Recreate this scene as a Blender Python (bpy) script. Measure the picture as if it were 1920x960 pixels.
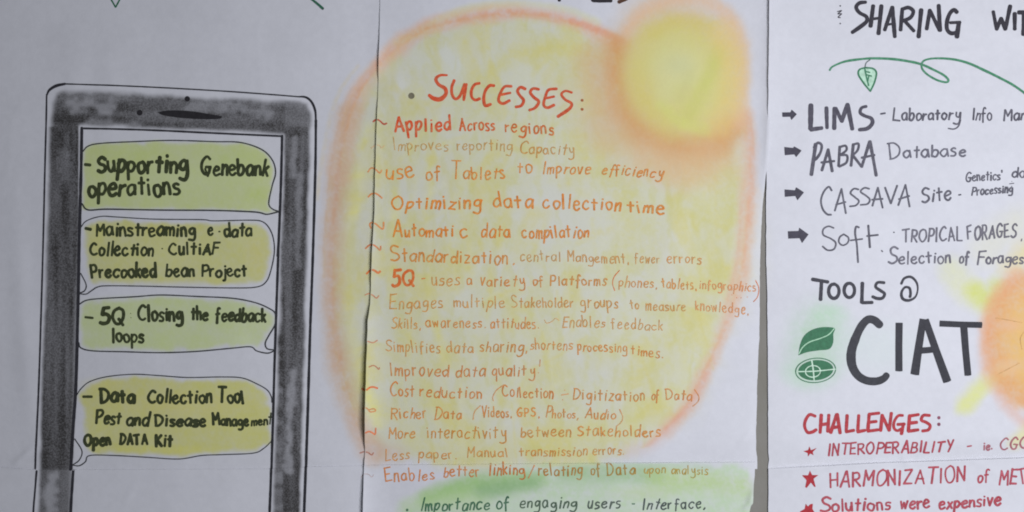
import bpy, math, random
import numpy as np

for o in list(bpy.data.objects): bpy.data.objects.remove(o, do_unlink=True)
SC = bpy.context.scene
COL = SC.collection
rng = np.random.RandomState(7)
rnd = random.Random(11)

# ------------------------------------------------------------------ camera, world, lamps
# 1 unit of drawing coordinates = 1 mm on the wall; x to the right, y down, h = height off the wall
CX, CY, ZC = 960.0, 480.0, 1.5
def P3(x, y, h): return ((x-CX)/1000.0, -h, ZC+(CY-y)/1000.0)
cam = bpy.data.cameras.new('camera'); camo = bpy.data.objects.new('camera', cam); COL.objects.link(camo)
camo.location = (0, -1.909, ZC); camo.rotation_euler = (math.radians(90), 0, 0)
cam.sensor_width = 36; cam.lens = 36*1.90/1.92; cam.clip_start = 0.05; cam.clip_end = 50
cam.dof.use_dof = False
SC.camera = camo
w = bpy.data.worlds.new('World'); SC.world = w; w.use_nodes = True
bg = w.node_tree.nodes['Background']; bg.inputs[0].default_value = (0.86, 0.92, 1.0, 1); bg.inputs[1].default_value = 0.07
def area(name, loc, target, size, size_y, power, color):
    l = bpy.data.lights.new(name, 'AREA'); l.shape = 'RECTANGLE'; l.size = size; l.size_y = size_y
    l.energy = power; l.color = color
    o = bpy.data.objects.new(name, l); COL.objects.link(o); o.location = loc
    d = np.array(target, float)-np.array(loc, float)
    from mathutils import Vector
    o.rotation_euler = Vector(d).to_track_quat('-Z', 'Y').to_euler()
    return o
area('window_light', (1.20, -2.3, 1.47), (0.45, 0, 1.45), 1.1, 1.3, 56, (0.920, 0.935, 1.0))
SC.view_settings.view_transform = 'Standard'; SC.view_settings.look = 'None'
SC.view_settings.exposure = 0; SC.view_settings.gamma = 1; SC.view_settings.use_curve_mapping = False
SC.render.engine = 'CYCLES'; SC.cycles.max_bounces = 5
SC.cycles.filter_width = 1.9

# ------------------------------------------------------------------ small numeric helpers
def noise(X, Y, scale, seed, ax=1.0, ay=1.0):
    """smooth value noise in 0..1; scale in mm, ax/ay stretch the cells"""
    r = np.random.RandomState(seed); T = r.rand(256, 256)
    u = X/(scale*ax)+1000.3; v = Y/(scale*ay)+1000.7
    iu = np.floor(u).astype(int); iv = np.floor(v).astype(int); fu = u-iu; fv = v-iv
    fu = fu*fu*(3-2*fu); fv = fv*fv*(3-2*fv)
    a = T[iu % 256, iv % 256]; b = T[(iu+1) % 256, iv % 256]; c = T[iu % 256, (iv+1) % 256]; d = T[(iu+1) % 256, (iv+1) % 256]
    return (a*(1-fu)+b*fu)*(1-fv)+(c*(1-fu)+d*fu)*fv
def cloud(X, Y, scale, seed, ay=1.0):
    """warped, turned, three-octave noise without a visible grid"""
    wx = X+scale*.9*(noise(X, Y, scale*1.3, seed+50)-.5); wy = Y+scale*.9*ay*(noise(X, Y, scale*1.3, seed+51)-.5)
    t = 0; k = 0
    for i, (a, f) in enumerate(((.55, 1), (.28, .47), (.17, .21))):
        q = (.35, 1.1, 2.0)[i] if ay == 1 else (.08, -.1, .15)[i]
        u = wx*math.cos(q)+wy/ay*math.sin(q); v = -wx*math.sin(q)+wy/ay*math.cos(q); t = t+a*noise(u, v, scale*f, seed+i)
    return (t-.5)*1.35+.5
def sstep(a, b, t):
    t = np.clip((t-a)/(b-a), 0, 1); return t*t*(3-2*t)
def lin(c):
    c = np.asarray(c, float)/255.0
    return np.where(c <= 0.04045, c/12.92, ((c+0.055)/1.055)**2.4)
PAPER = np.array([0.748, 0.750, 0.796])
RX = [0, 300, 650, 1000, 1400, 1920]
REF = np.array([[150, 154, 162], [165, 167, 177], [180, 181, 191], [195, 197, 205], [207, 209, 219], [209, 213, 223]], float)
def pig(rgb, x):
    """albedo of a pigment that reads as rgb on paper that reads as REF(x) under the same light"""
    ref = np.array([np.interp(x, RX, REF[:, k]) for k in range(3)])
    return np.clip(lin(rgb)/lin(ref)*PAPER, 0.004, 0.9)
def catmull(P, per=8):
    P = np.asarray(P, float)
    if len(P) < 3: return P
    Q = np.vstack([2*P[0]-P[1], P, 2*P[-1]-P[-2]]); out = []
    for i in range(1, len(Q)-2):
        p0, p1, p2, p3 = Q[i-1], Q[i], Q[i+1], Q[i+2]
        for k in range(per):
            t = k/per
            out.append(0.5*((2*p1)+(-p0+p2)*t+(2*p0-5*p1+4*p2-p3)*t*t+(-p0+3*p1-3*p2+p3)*t**3))
    out.append(P[-1]); return np.array(out)
def resample(P, step):
    P = np.asarray(P, float); d = np.hypot(*np.diff(P, axis=0).T); keep = np.r_[True, d > 1e-6]; P = P[keep]
    if len(P) < 2: return P
    s = np.r_[0, np.cumsum(np.hypot(*np.diff(P, axis=0).T))]
    n = max(2, int(s[-1]/step)+1); t = np.linspace(0, s[-1], n)
    return np.c_[np.interp(t, s, P[:, 0]), np.interp(t, s, P[:, 1])]

# ------------------------------------------------------------------ the three posters: outlines and relief
MIDL = np.array([(-240, 716), (0, 712), (60, 711), (150, 709), (240, 706), (330, 703), (400, 702), (470, 698), (530, 695.5), (570, 694), (600, 690.5),
                 (680, 688), (740, 686.5), (800, 685.5), (850, 683.5), (872, 682.5), (900, 682), (960, 681), (1180, 678)], float)
MIDR = np.array([(-240, 1458), (0, 1450), (200, 1443), (300, 1439), (350, 1434), (400, 1430), (470, 1427), (560, 1426), (640, 1425), (700, 1422), (760, 1420.5),
                 (800, 1419), (845, 1419), (858, 1421.5), (868, 1422), (1180, 1422)], float)
MIDR2 = np.array([(860, 1417.5), (890, 1416.5), (910, 1414), (935, 1412), (944, 1412), (950, 1408), (960, 1406), (1000, 1402), (1180, 1404)], float)
RIGL = np.array([(-240, 1437), (0, 1440), (200, 1438), (480, 1438), (560, 1440), (700, 1441.5), (850, 1442), (862, 1443.5), (880, 1442), (960, 1442), (1180, 1441)], float)
def ev(T, y): return np.interp(y, T[:, 0], T[:, 1])
def seam_left(x): return np.interp(x, [-260, 0, 64, 300, 500, 580, 640, 700], [877, 877, 882, 881, 880, 876.5, 875, 874])
def seam_mid(x): return np.interp(x, [680, 900, 1200, 1425], [873, 871, 868.5, 867])
def seam_right(x): return np.interp(x, [1440, 1660, 1780, 1920, 2220], [880, 868, 864, 859, 850])
def crease(X, Y, ax, ay, bx, by, amp, wid):
    dx, dy = bx-ax, by-ay; L = math.hypot(dx, dy); t = np.clip(((X-ax)*dx+(Y-ay)*dy)/L**2, 0, 1)
    d = np.hypot(X-ax-t*dx, Y-ay-t*dy); fade = np.sin(np.pi*np.clip(t, 0.02, 0.98))
    return 1.7*amp*np.exp(-(d/wid)**2)*fade
def waves(X, Y, s, big=1.6, mid=0.5, small=0.10):
    return (big*(noise(X, Y, 330, s, 1, 1.7)-.5)+mid*(noise(X, Y, 110, s+1, 1, 1.6)-.5)+small*(noise(X, Y, 34, s+2)-.5)
            + 0.9*np.maximum(0, 1-np.abs(noise(X, Y, 140, s+3, 0.8, 1.5)-.5)*16)*0.22)/1000.0
def h_left(X, Y, low):
    h = 0.0036+waves(X, Y, 21, 2.0, .8, .16)*(1-.6*sstep(600, 700, X))-0.0016*sstep(640, 700, X)
    sy = seam_left(X)
    h = h+0.0014*sstep(-30, 2, Y-sy)*(0 if low else -1)+0.0006*np.exp(-((Y-sy-10)/14)**2)
    h = h+crease(X, Y, 18, 875, 68, 835, 0.0011, 7)+crease(X, Y, 0, 880, 60, 872, 0.0008, 5)+crease(X, Y, 225, 960, 262, 890, 0.0004, 8)
    h = h+crease(X, Y, 120, 320, 150, 60, 0.0009, 28)+crease(X, Y, 200, 60, 205, 330, 0.0008, 22)+crease(X, Y, 575, 870, 650, 862, 0.0006, 6)
    h = h+crease(X, Y, 20, 300, 60, 860, 0.0012, 20)+crease(X, Y, 400, 20, 640, 100, 0.0010, 22)+crease(X, Y, 150, 680, 500, 668, 0.0006, 18)
    if low: h = h+0.0008
    return np.maximum(h, 0.0006)
LIFT = np.array([(-240, 1), (0, .8), (60, 1.6), (100, 3), (130, 3), (152, 1), (180, 1.2), (200, 2.2), (300, 2.6), (420, 3.2), (490, 4.2), (525, 3.2), (540, 2.0), (570, 2.6), (595, 5.5), (680, 6.5),
                 (770, 8), (800, 8), (830, 3.5), (852, 1.0), (868, 4.2), (880, 2), (900, 4), (960, 5), (1180, 4)], float)
_y = np.arange(-260, 1200, 1.0); _v = np.interp(_y, LIFT[:, 0], LIFT[:, 1]); _k = np.exp(-0.5*(np.arange(-18, 19)/6.0)**2); _v = np.convolve(np.pad(_v, 18, 'edge'), _k/_k.sum(), 'valid'); LIFT = np.c_[_y, _v]
def h_mid(X, Y, low):
    e = X-ev(MIDL, Y)
    h = 0.0056+waves(X, Y, 41, 1.4)+2.4*(ev(LIFT, Y)-0.6)/1000.0*np.exp(-np.maximum(e, 0)/16.0)-0.0018*np.exp(-np.maximum(e, 0)/90.0)
    er = (ev(MIDR2, Y) if low else ev(MIDR, Y))-X
    h = h+0.0090*np.exp(-np.maximum(er-4, 0)/15.0)*(1-sstep(250, 400, Y))
    h = h-0.0030*np.exp(-np.maximum(er, 0)/14.0)*sstep(340, 480, Y)*(1-sstep(880, 900, Y))
    sy = seam_mid(X)
    h = h-(0.0024*sstep(-40, 4, Y-sy) if not low else 0)
    h = h+0.0045*np.exp(-((er-4)/9.0)**2)*np.exp(-((Y-938-(er-4)*1.4)/16)**2)
    h = h+crease(X, Y, 1380, 845, 1415, 800, 0.0005, 6)+crease(X, Y, 1230, 560, 1290, 330, 0.0008, 26)
    if low: h = h+0.0008
    return h
def h_right(X, Y, low):
    e = X-ev(RIGL, Y)
    h = 0.0066-0.0040*np.exp(-np.maximum(e, 0)/50.0)*sstep(290, 400, Y)+waves(X, Y, 61, 2.4, 1.2, 0.28)*(1-.8*np.exp(-np.maximum(e, 0)/50.0))+0.0006*np.exp(-np.maximum(e, 0)/12.0)+0.0110*np.exp(-np.maximum(e, 0)/26.0)*(1-sstep(170, 330, Y))
    sy = seam_right(X)
    h = h-(0.0052*(1-.75*np.exp(-np.maximum(e, 0)/30.0))*sstep(-44, 6, Y-sy) if not low else 0)+(0.0010*np.exp(-((Y-sy)/7.0)**2) if low else 0)
    h = h+crease(X, Y, 1500, 130, 1530, 420, 0.0010, 24)+crease(X, Y, 1620, 300, 1900, 330, 0.0008, 20)+crease(X, Y, 1560, 770, 1880, 740, 0.0008, 22)+crease(X, Y, 1660, 868, 1640, 960, 0.0008, 12)
    h = h+crease(X, Y, 1690, 840, 1720, 905, 0.0009, 9)+crease(X, Y, 1500, 902, 1600, 850, 0.0005, 7)+crease(X, Y, 1850, 300, 1905, 262, 0.0010, 14)
    h = h+crease(X, Y, 1760, 100, 1900, 84, 0.0006, 9)+crease(X, Y, 1530, 55, 1600, 120, 0.0005, 12)+crease(X, Y, 1820, 860, 1900, 905, 0.0006, 8)
    if low: h = h+0.0002
    return np.maximum(h, 0.0009)
POST = {'left': dict(h=h_left, seam=seam_left), 'mid': dict(h=h_mid, seam=seam_mid), 'right': dict(h=h_right, seam=seam_right)}
def surf(which, X, Y):
    p = POST[which]; lowm = Y > p['seam'](X)
    return np.where(lowm, p['h'](X, Y, True), p['h'](X, Y, False))

# ------------------------------------------------------------------ chalk field: dry colour rubbed into the paper
X0, X1, Y0, Y1, ST = -270.0, 2230.0, -250.0, 1190.0, 2.0
gx = np.arange(X0, X1, ST); gy = np.arange(Y0, Y1, ST); GX, GY = np.meshgrid(gx, gy)
F = np.ones(GX.shape+(3,))*PAPER**(1/2.2)      # kept gamma-coded while painting
F *= (1+0.020*(noise(GX, GY, 60, 3)-.5)+0.018*(noise(GX, GY, 9, 4)-.5))[..., None]
CH = np.zeros(GX.shape)
fine = noise(GX*.8+GY*.6, GY*.8-GX*.6, 4.2, 5); med = cloud(GX, GY, 22, 6); big = cloud(GX, GY, 80, 8)
def win(pts, m):
    P = np.asarray(pts, float); a, b = P.min(0)-m, P.max(0)+m
    i0, i1 = int(max(0, (a[1]-Y0)/ST)), int(min(len(gy), (b[1]-Y0)/ST+1)); j0, j1 = int(max(0, (a[0]-X0)/ST)), int(min(len(gx), (b[0]-X0)/ST+1))
    return slice(i0, i1), slice(j0, j1)
def dist_poly(X, Y, P):
    best = np.full(X.shape, 1e9)
    for (ax, ay), (bx, by) in zip(P[:-1], P[1:]):
        dx, dy = bx-ax, by-ay; L2 = dx*dx+dy*dy+1e-9
        t = np.clip(((X-ax)*dx+(Y-ay)*dy)/L2, 0, 1)
        best = np.minimum(best, (X-ax-t*dx)**2+(Y-ay-t*dy)**2)
    return np.sqrt(best)
def inside(X, Y, P):
    c = np.zeros(X.shape, bool); P = np.asarray(P, float); n = len(P)
    for i in range(n):
        x1, y1 = P[i]; x2, y2 = P[(i+1) % n]
        if y1 == y2: continue
        c ^= ((y1 > Y) != (y2 > Y)) & (X < (x2-x1)*(Y-y1)/(y2-y1)+x1)
    return c
def lay(sl, cov, rgb, grain=0.35):
    cov = np.clip(cov, 0, 1)*(1-grain*0.5+grain*(0.45*fine[sl]+0.55*med[sl]-.5)*1.6)
    cov = np.clip(cov, 0, 1)[..., None]
    xm = float(GX[sl].mean()); c = pig(rgb, xm)**(1/2.2)
    F[sl] = F[sl]*(1-cov)+c*cov
def rub(pts, width, rgb, s=1.0, soft=0.6, grain=0.35, smooth=True):
    """a soft rubbed stroke"""
    P = catmull(pts, 4) if smooth else np.asarray(pts, float)
    sl = win(P, width*1.6); d = dist_poly(GX[sl], GY[sl], P)
    d = d+(big[sl]-.5)*width*0.35+(med[sl]-.5)*width*0.22
    lay(sl, s*(1-sstep(width*(1-soft)*0.5, width*0.5+width*soft*0.5, d)), rgb, grain)
def blob(cx, cy, rx, ry, rgb, s=1.0, soft=0.5, rot=0, grain=0.35):
    sl = win([(cx-max(rx, ry), cy-max(rx, ry)), (cx+max(rx, ry), cy+max(rx, ry))], 30*soft+max(rx, ry)*soft)
    X, Y = GX[sl]-cx, GY[sl]-cy; a = math.radians(rot); U = (X*math.cos(a)+Y*math.sin(a))/rx; V = (-X*math.sin(a)+Y*math.cos(a))/ry
    d = np.hypot(U, V)+(big[sl]-.5)*0.16+(med[sl]-.5)*0.07
    lay(sl, s*(1-sstep(1-soft, 1+soft*0.6, d)), rgb, grain)
def fillpoly(pts, rgb, s=1.0, inset=0, soft=10, grain=0.3, smooth=True):
    P = catmull(list(pts)+[pts[0]], 5) if smooth else np.asarray(list(pts)+[pts[0]], float)
    sl = win(P, soft+4); X, Y = GX[sl], GY[sl]; d = dist_poly(X, Y, P); ins = inside(X, Y, P)
    sd = np.where(ins, d, -d)+(med[sl]-.5)*soft*0.7
    lay(sl, s*sstep(inset-soft*.5, inset+soft*.5, sd), rgb, grain)

PALE = (194, 195, 164); YEL = (196, 191, 116)
# field inside the big ring: pale yellow-green wash
ring_l = [(1165, 85), (1120, 58), (1060, 36), (1000, 24), (940, 22), (870, 32), (800, 50), (750, 82), (708, 122), (676, 165), (656, 215), (645, 270), (635, 330), (627, 420), (622, 520), (625, 600), (638, 690), (655, 755), (678, 808), (706, 850)]
ring_r = [(1215, 838), (1250, 805), (1290, 762), (1322, 700), (1350, 640), (1374, 570), (1392, 500), (1400, 420), (1404, 340), (1404, 270), (1398, 215)]
area_in = ring_l+[(800, 872), (1000, 878), (1120, 872)]+ring_r+[(1390, 200), (1300, 60)]
fillpoly(area_in, PALE, 0.92, 6, 36, 0.36); rub([(1330, 340), (1345, 430), (1335, 540), (1290, 640), (1220, 740)], 110, (206, 204, 154), .55, .95, .5)
# long rubbed yellow streaks in the wash
for pts, wd, s in [([(668, 330), (652, 450), (655, 600), (672, 700), (712, 790)], 26, .75),
                   ([(690, 240), (672, 320), (664, 400)], 26, .45),
                   ([(742, 360), (738, 440), (736, 560)], 16, .5), ([(808, 300), (803, 420), (800, 520), (815, 600), (835, 680)], 20, .55),
                   ([(770, 620), (800, 720), (850, 800), (930, 830), (1040, 825), (1150, 800), (1230, 770)], 44, .55),
                   ([(720, 760), (790, 840), (900, 866), (1010, 850), (1110, 862)], 36, .4),
                   ([(898, 150), (940, 118), (1000, 95), (1070, 90), (1130, 110)], 24, .55), ([(780, 170), (760, 220), (770, 300)], 24, .25),
                   ([(1060, 240), (1100, 300), (1160, 350), (1180, 420), (1150, 520)], 40, .3), ([(870, 310), (850, 400), (880, 520)], 34, .25),
                   ([(1290, 370), (1330, 430), (1330, 520), (1280, 620), (1210, 700)], 44, .35), ([(1370, 330), (1362, 430), (1350, 520)], 34, .45),
                   ([(1185, 320), (1200, 400), (1240, 470)], 50, .25), ([(960, 560), (1010, 620), (1050, 690), (1020, 740)], 44, .3), ([(1090, 640), (1160, 700), (1230, 700)], 34, .3),
                   ([(1200, 560), (1230, 590), (1300, 570)], 30, .3), ([(1000, 700), (1100, 690), (1160, 650)], 26, .35), ([(940, 700), (905, 640), (920, 560)], 30, .28)]:
    rub(pts, wd, YEL, min(1, s*1.1), 0.95, 0.6)
for cx, cy, rx, ry, rgb, s in [(850, 110, 70, 40, (190, 193, 188), .8), (745, 170, 30, 40, (193, 195, 200), .6), (1010, 400, 60, 60, (196, 198, 196), .6), (1085, 620, 60, 26, (198, 200, 192), .5), (1120, 690, 70, 34, (196, 198, 190), .6),
                               (1260, 470, 26, 60, (204, 205, 200), .55), (760, 530, 26, 36, (190, 191, 190), .6), (850, 560, 40, 40, (192, 193, 190), .45), (720, 690, 26, 60, (188, 190, 190), .5), (990, 150, 60, 50, (195, 197, 180), .5),
                               (1020, 540, 40, 30, (196, 197, 190), .4), (1110, 430, 60, 26, (197, 198, 185), .4), (930, 760, 50, 20, (196, 197, 180), .35), (1180, 260, 40, 26, (200, 196, 170), .4)]:
    blob(cx, cy, rx, ry, rgb, s*1.15, 0.8)
sl = win(area_in, 0); m = inside(GX[sl], GY[sl], area_in)
lay(sl, m*np.clip((cloud(GX[sl], GY[sl], 50, 151, 1.8)-.50)*2.4, 0, .6), (197, 190, 118), .5); lay(sl, m*np.clip((cloud(GX[sl], GY[sl], 62, 161)-.54)*2.6, 0, .55), (194, 196, 192), .5); lay(sl, m*np.clip((cloud(GX[sl], GY[sl], 16, 171, 3.0)-.50)*1.6, 0, .4), (188, 186, 122), .6)
# the orange ring
rub(ring_l[:9], 28, (212, 162, 134), .75, 0.7, 0.5)
rub([(1168, 76), (1120, 55), (1070, 38)], 12, (214, 140, 108), .55, 0.7)
rub(ring_l[7:13], 34, (203, 168, 148), .62, 0.7, 0.4)
rub([(705, 118), (672, 162), (652, 212), (640, 260)], 16, (200, 150, 128), .4, 0.8)
rub(ring_l[10:], 42, (180, 154, 132), .8, 0.8, 0.6)
rub([(632, 330), (622, 430), (618, 520), (621, 600), (634, 690)], 22, (180, 146, 122), .45, 0.8)
rub(ring_r[1:], 28, (214, 178, 154), .75, 0.7, 0.55)
rub([(1222, 830), (1256, 800), (1296, 756), (1326, 700)], 14, (212, 160, 146), .4, 0.8)
rub([(1262, 800), (1225, 832), (1180, 845)], 26, (206, 190, 188), .5, 0.9)
rub([(670, 790), (690, 830), (715, 845), (745, 850)], 40, (184, 160, 148), .5, 0.9)
rub([(745, 80), (860, 20), (960, 6), (1060, 16), (1120, 40)], 14, (198, 198, 140), .4, 0.9)
for k_ in range(26):
    a_ = rnd.random()*.78; n_ = len(ring_l); i0 = int(a_*n_); seg = catmull(ring_l, 6)[i0*6:i0*6+rnd.randint(14, 30)]
    off = rnd.gauss(-2 if i0 < 9 else -6, 8 if i0 < 8 else 12)
    rub([(p[0]+off*(1 if i0 > 7 else .2), p[1]-off*(.6 if i0 < 8 else 0)) for p in seg[::3]], rnd.uniform(3.5, 8), rnd.choice([(206, 138, 104), (196, 140, 108), (210, 156, 126), (204, 170, 112)]) if i0 < 9 else rnd.choice([(176, 132, 104), (184, 146, 120), (178, 150, 100)]), rnd.uniform(.12, .34), 0.8, .8, False)
for k_ in range(16):
    a_ = rnd.random()*.75; n_ = len(ring_r); seg = catmull(ring_r, 6)[int(a_*n_)*6:int(a_*n_)*6+rnd.randint(10, 24)]; off = rnd.gauss(0, 6)
    rub([(p[0]+off, p[1]) for p in seg[::3]], rnd.uniform(3.5, 8), rnd.choice([(214, 158, 132), (218, 170, 146), (212, 178, 130)]), rnd.uniform(.12, .34), 0.8, .8, False)
for k_ in range(70):                                   # loose crayon strokes through the yellow
    cx_, cy_ = rnd.uniform(690, 1370), rnd.uniform(230, 840)
    if ((cx_-1010)/370)**2+((cy_-470)/400)**2 > 1: continue
    l_ = rnd.uniform(25, 75); a_ = rnd.choice([1.5, 1.4, -.5, -.7])+rnd.uniform(-.2, .2)
    rub([(cx_-l_*math.cos(a_), cy_-l_*math.sin(a_)), (cx_, cy_+rnd.uniform(-6, 6)), (cx_+l_*math.cos(a_), cy_+l_*math.sin(a_))], rnd.uniform(4, 12), rnd.choice([(200, 190, 108), (196, 192, 130), (204, 205, 190)]), rnd.uniform(.15, .35), .9, .8, False)
# the little sun
rub([(1220, 285), (1290, 312), (1345, 288)], 80, (212, 182, 140), .55, .95); blob(1262, 140, 138, 166, (210, 182, 146), .84, 0.34)
for pts, wd, c, s in [([(1160, 85), (1152, 130), (1160, 180), (1185, 225), (1225, 255), (1285, 272), (1340, 268), (1372, 240)], 46, (206, 152, 98), .85),
                      ([(1175, 60), (1205, 22), (1260, 0), (1320, -2), (1365, 30), (1388, 90), (1392, 160), (1385, 230)], 26, (220, 182, 148), .7),
                      ([(1200, 250), (1270, 285), (1350, 282)], 60, (208, 170, 128), .35), ([(1230, 300), (1280, 318), (1320, 298)], 60, (212, 178, 136), .45),
                      ([(1110, 110), (1120, 180), (1150, 250)], 60, (202, 170, 130), .7), ([(1060, 180), (1090, 230), (1160, 290)], 50, (200, 186, 150), .35)]:
    rub(pts, wd, c, s, 0.9, 0.35)
blob(1274, 140, 112, 120, (206, 198, 118), .93, 0.36, grain=0.3); rub([(1215, 70), (1200, 130), (1215, 190), (1260, 235)], 40, (205, 190, 112), .5, .95, .5)
blob(1262, 112, 70, 60, (204, 205, 148), .75, 0.8); blob(1300, 165, 62, 76, (211, 212, 146), .7, 0.8, 25); blob(1272, 130, 44, 34, (205, 206, 164), .6, .9)
rub([(1290, 215), (1320, 160), (1350, 100)], 26, (192, 196, 102), .45, 0.9); rub([(1225, 60), (1270, 38), (1330, 48)], 26, (204, 192, 110), .55, 0.9)
rub([(1355, 60), (1374, 120), (1372, 190), (1350, 235)], 40, (224, 198, 128), .7, 0.95, .5); rub([(1240, 195), (1280, 232), (1320, 242)], 20, (204, 210, 118), .5, 0.9)
rub([(1262, 120), (1290, 140), (1275, 180)], 30, (190, 190, 128), .3, 0.9); blob(1275, 120, 26, 20, (202, 204, 158), .5, .9); blob(1245, 175, 24, 26, (204, 206, 158), .45, .9)
# green arch at the bottom of the middle poster (keeps below the tape line on the right)
gm = (GX > 700) & (GX < 1432)
keep = F.copy()
fillpoly([(742, 975), (770, 946), (830, 915), (890, 896), (970, 880), (1060, 872), (1180, 868), (1300, 868), (1375, 880), (1405, 905), (1402, 1080), (720, 1080)], (176, 198, 166), .92, 0, 30, 0.6)
rub([(800, 935), (870, 912), (950, 905), (1010, 900)], 34, (142, 178, 116), .9, 0.9); rub([(905, 925), (960, 912), (1000, 905)], 28, (130, 164, 124), .65, 0.9)
rub([(1060, 890), (1140, 888), (1230, 890)], 30, (146, 178, 132), .7, 0.9); rub([(1230, 895), (1310, 905), (1390, 912)], 36, (178, 200, 140), .75, 0.95, .6)
rub([(1150, 872), (1260, 872), (1330, 878)], 14, (176, 194, 176), .5, 0.9); rub([(760, 950), (830, 935), (900, 945)], 34, (165, 190, 140), .5, .9)
blob(1090, 905, 60, 16, (172, 192, 165), .5, .8); blob(1210, 925, 70, 14, (184, 198, 160), .5, .8); blob(1000, 950, 120, 16, (184, 200, 182), .6, .7)
cut = (gm & (GY < seam_mid(GX)))[..., None]; up = (1-sstep(0, 300, GX-1000))[..., None]
F = np.where(cut & (GX > 1000)[..., None], keep*(1-0.25*up)+F*0.25*up, F)

# left poster: the speech bubbles are rubbed green and olive, the frame is charcoal
def Bc(pts, oy): return [(x/3.0, y/3.0+oy) for x, y in pts]
B1 = Bc([(460, 130), (490, 100), (560, 85), (750, 75), (960, 68), (1200, 75), (1350, 80), (1470, 120), (1530, 180), (1548, 250), (1530, 320), (1512, 400), (1512, 435), (1532, 456), (1562, 468)], 240)
B1b = Bc([(1562, 471), (1500, 485), (1460, 476), (1400, 470), (1200, 463), (900, 461), (600, 456), (490, 460), (455, 425)], 240)
B2 = Bc([(447, 560), (480, 522), (560, 497), (650, 500), (860, 512), (1130, 515), (1200, 522), (1400, 518), (1470, 525), (1510, 560), (1535, 620), (1541, 700), (1522, 800), (1495, 865), (1440, 895), (1300, 900), (1000, 895), (800, 890), (600, 888), (545, 895), (512, 915), (480, 935), (440, 932)], 240)
B2b = Bc([(440, 930), (470, 915), (478, 880), (448, 818)], 240)
B3 = Bc([(440, 272), (480, 250), (560, 240), (750, 230), (900, 220), (1100, 228), (1300, 238), (1430, 262), (1510, 295), (1546, 325), (1545, 385), (1512, 445), (1490, 490), (1500, 522), (1540, 530)], 480)
B3b = Bc([(1540, 535), (1500, 548), (1440, 535), (1405, 512), (1300, 520), (1100, 538), (900, 545), (700, 540), (520, 535), (450, 518), (438, 488)], 480)
B4 = Bc([(425, 305), (450, 268), (500, 228), (600, 200), (750, 187), (900, 195), (1050, 205), (1250, 202), (1360, 208), (1440, 240), (1500, 275), (1524, 315), (1526, 345)], 640)
B4b = Bc([(1528, 560), (1480, 605), (1420, 632), (1250, 640), (1130, 645), (1000, 665), (820, 655), (640, 645), (500, 645), (475, 680), (440, 703), (403, 700)], 640)
B4c = Bc([(405, 697), (440, 670), (455, 620), (415, 552)], 640)
fillpoly(B1+B1b, (157, 167, 116), .95, 3, 11, .22); fillpoly(B3[:-2]+B3b[2:], (157, 168, 124), .92, 6, 13, .28)
fillpoly(B2[:-4]+[(160, 530)], (162, 163, 106), .94, 8, 12, .28); fillpoly(B4+B4b[:-4]+[(160, 848), (152, 800)], (164, 164, 102), .95, 7, 12, .28)
for cx, cy, rx, ry, rgb, s in [(250, 290, 60, 14, (150, 166, 92), .5), (440, 300, 50, 30, (152, 170, 100), .45), (350, 335, 90, 30, (168, 178, 148), .4), (480, 365, 22, 16, (150, 168, 82), .5),
                               (180, 450, 14, 30, (168, 166, 82), .5), (300, 428, 80, 10, (168, 162, 78), .5), (320, 480, 90, 22, (170, 172, 128), .45), (480, 480, 22, 40, (176, 166, 82), .5), (330, 528, 110, 8, (172, 168, 72), .5),
                               (250, 565, 90, 10, (150, 164, 100), .4), (430, 590, 60, 24, (150, 166, 110), .4), (270, 640, 60, 14, (152, 168, 108), .4), (455, 637, 22, 10, (172, 180, 160), .7),
                               (190, 720, 40, 12, (172, 168, 88), .4), (350, 760, 120, 22, (178, 166, 92), .45), (460, 800, 36, 34, (172, 172, 88), .45), (300, 845, 110, 8, (178, 176, 84), .5), (180, 800, 20, 26, (164, 166, 100), .4), (420, 722, 60, 12, (170, 170, 90), .4)]:
    blob(cx, cy, rx, ry, rgb, s*.6, 0.9)
def chbar(pts, width, s, soft=0.5):
    P = np.asarray(pts, float); sl = win(P, width*1.4); d = dist_poly(GX[sl], GY[sl], P)+(noise(GX[sl], GY[sl], 12, 12)-.5)*5
    CH[sl] = np.maximum(CH[sl], s*(1-sstep(width*(.5-soft*.3), width*(.5+soft*.25), d)))
PIN = [(151, 240), (527, 256), (519, 480), (511, 760), (504, 960), (500, 1180), (128, 1180), (133, 884), (140, 720), (146, 480)]
POUT = [(86, 190), (96, 168), (118, 158), (560, 182), (580, 188), (590, 212), (588, 320), (581, 560), (574, 800), (567, 1180), (54, 1180), (67, 882), (70, 720), (79, 480)]
sl = (slice(None), slice(0, int((640-X0)/ST))); X, Y = GX[sl], GY[sl]
inner = inside(X, Y, PIN); outer = inside(X, Y, POUT); di = dist_poly(X, Y, np.array(PIN+PIN[:1], float)); do = dist_poly(X, Y, np.array(POUT+POUT[:1], float))
wob = (cloud(X, Y, 34, 16)-.5)*6; side = (Y > 236)
top = sstep(3, 17, do+wob)*sstep(1, 12, di+wob*.6)
lft = sstep(2, 11, do+wob*.7)*(.72+.28*sstep(0, 9, di)); rgt = sstep(5, 14, do+wob*.8)*(.78+.22*sstep(0, 12, di))
cor = sstep(4, 14, do+wob)
v = np.where(X < 145, np.where(side, lft, cor*np.maximum(.8, top)), np.where(X > 532, np.where(side, rgt, cor*.9), top))
vst = .62*noise(X, Y, 7, 14, 1, 16)+.38*noise(X, Y, 16, 24, 1, 12); hst = .5*noise(X, Y, 10, 15, 11, 1)+.5*noise(X, Y, 22, 25, 5, 1); cl = cloud(X, Y, 18, 17)
wv = sstep(-8, 26, Y-236-12*(cl-.5)) ; wv = np.where((X < 146) | (X > 528), wv, 0)
tone = (0.76+0.34*vst+0.04*cl)*wv+(0.60+0.50*hst+0.08*(cl-.1))*(1-wv)
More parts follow.
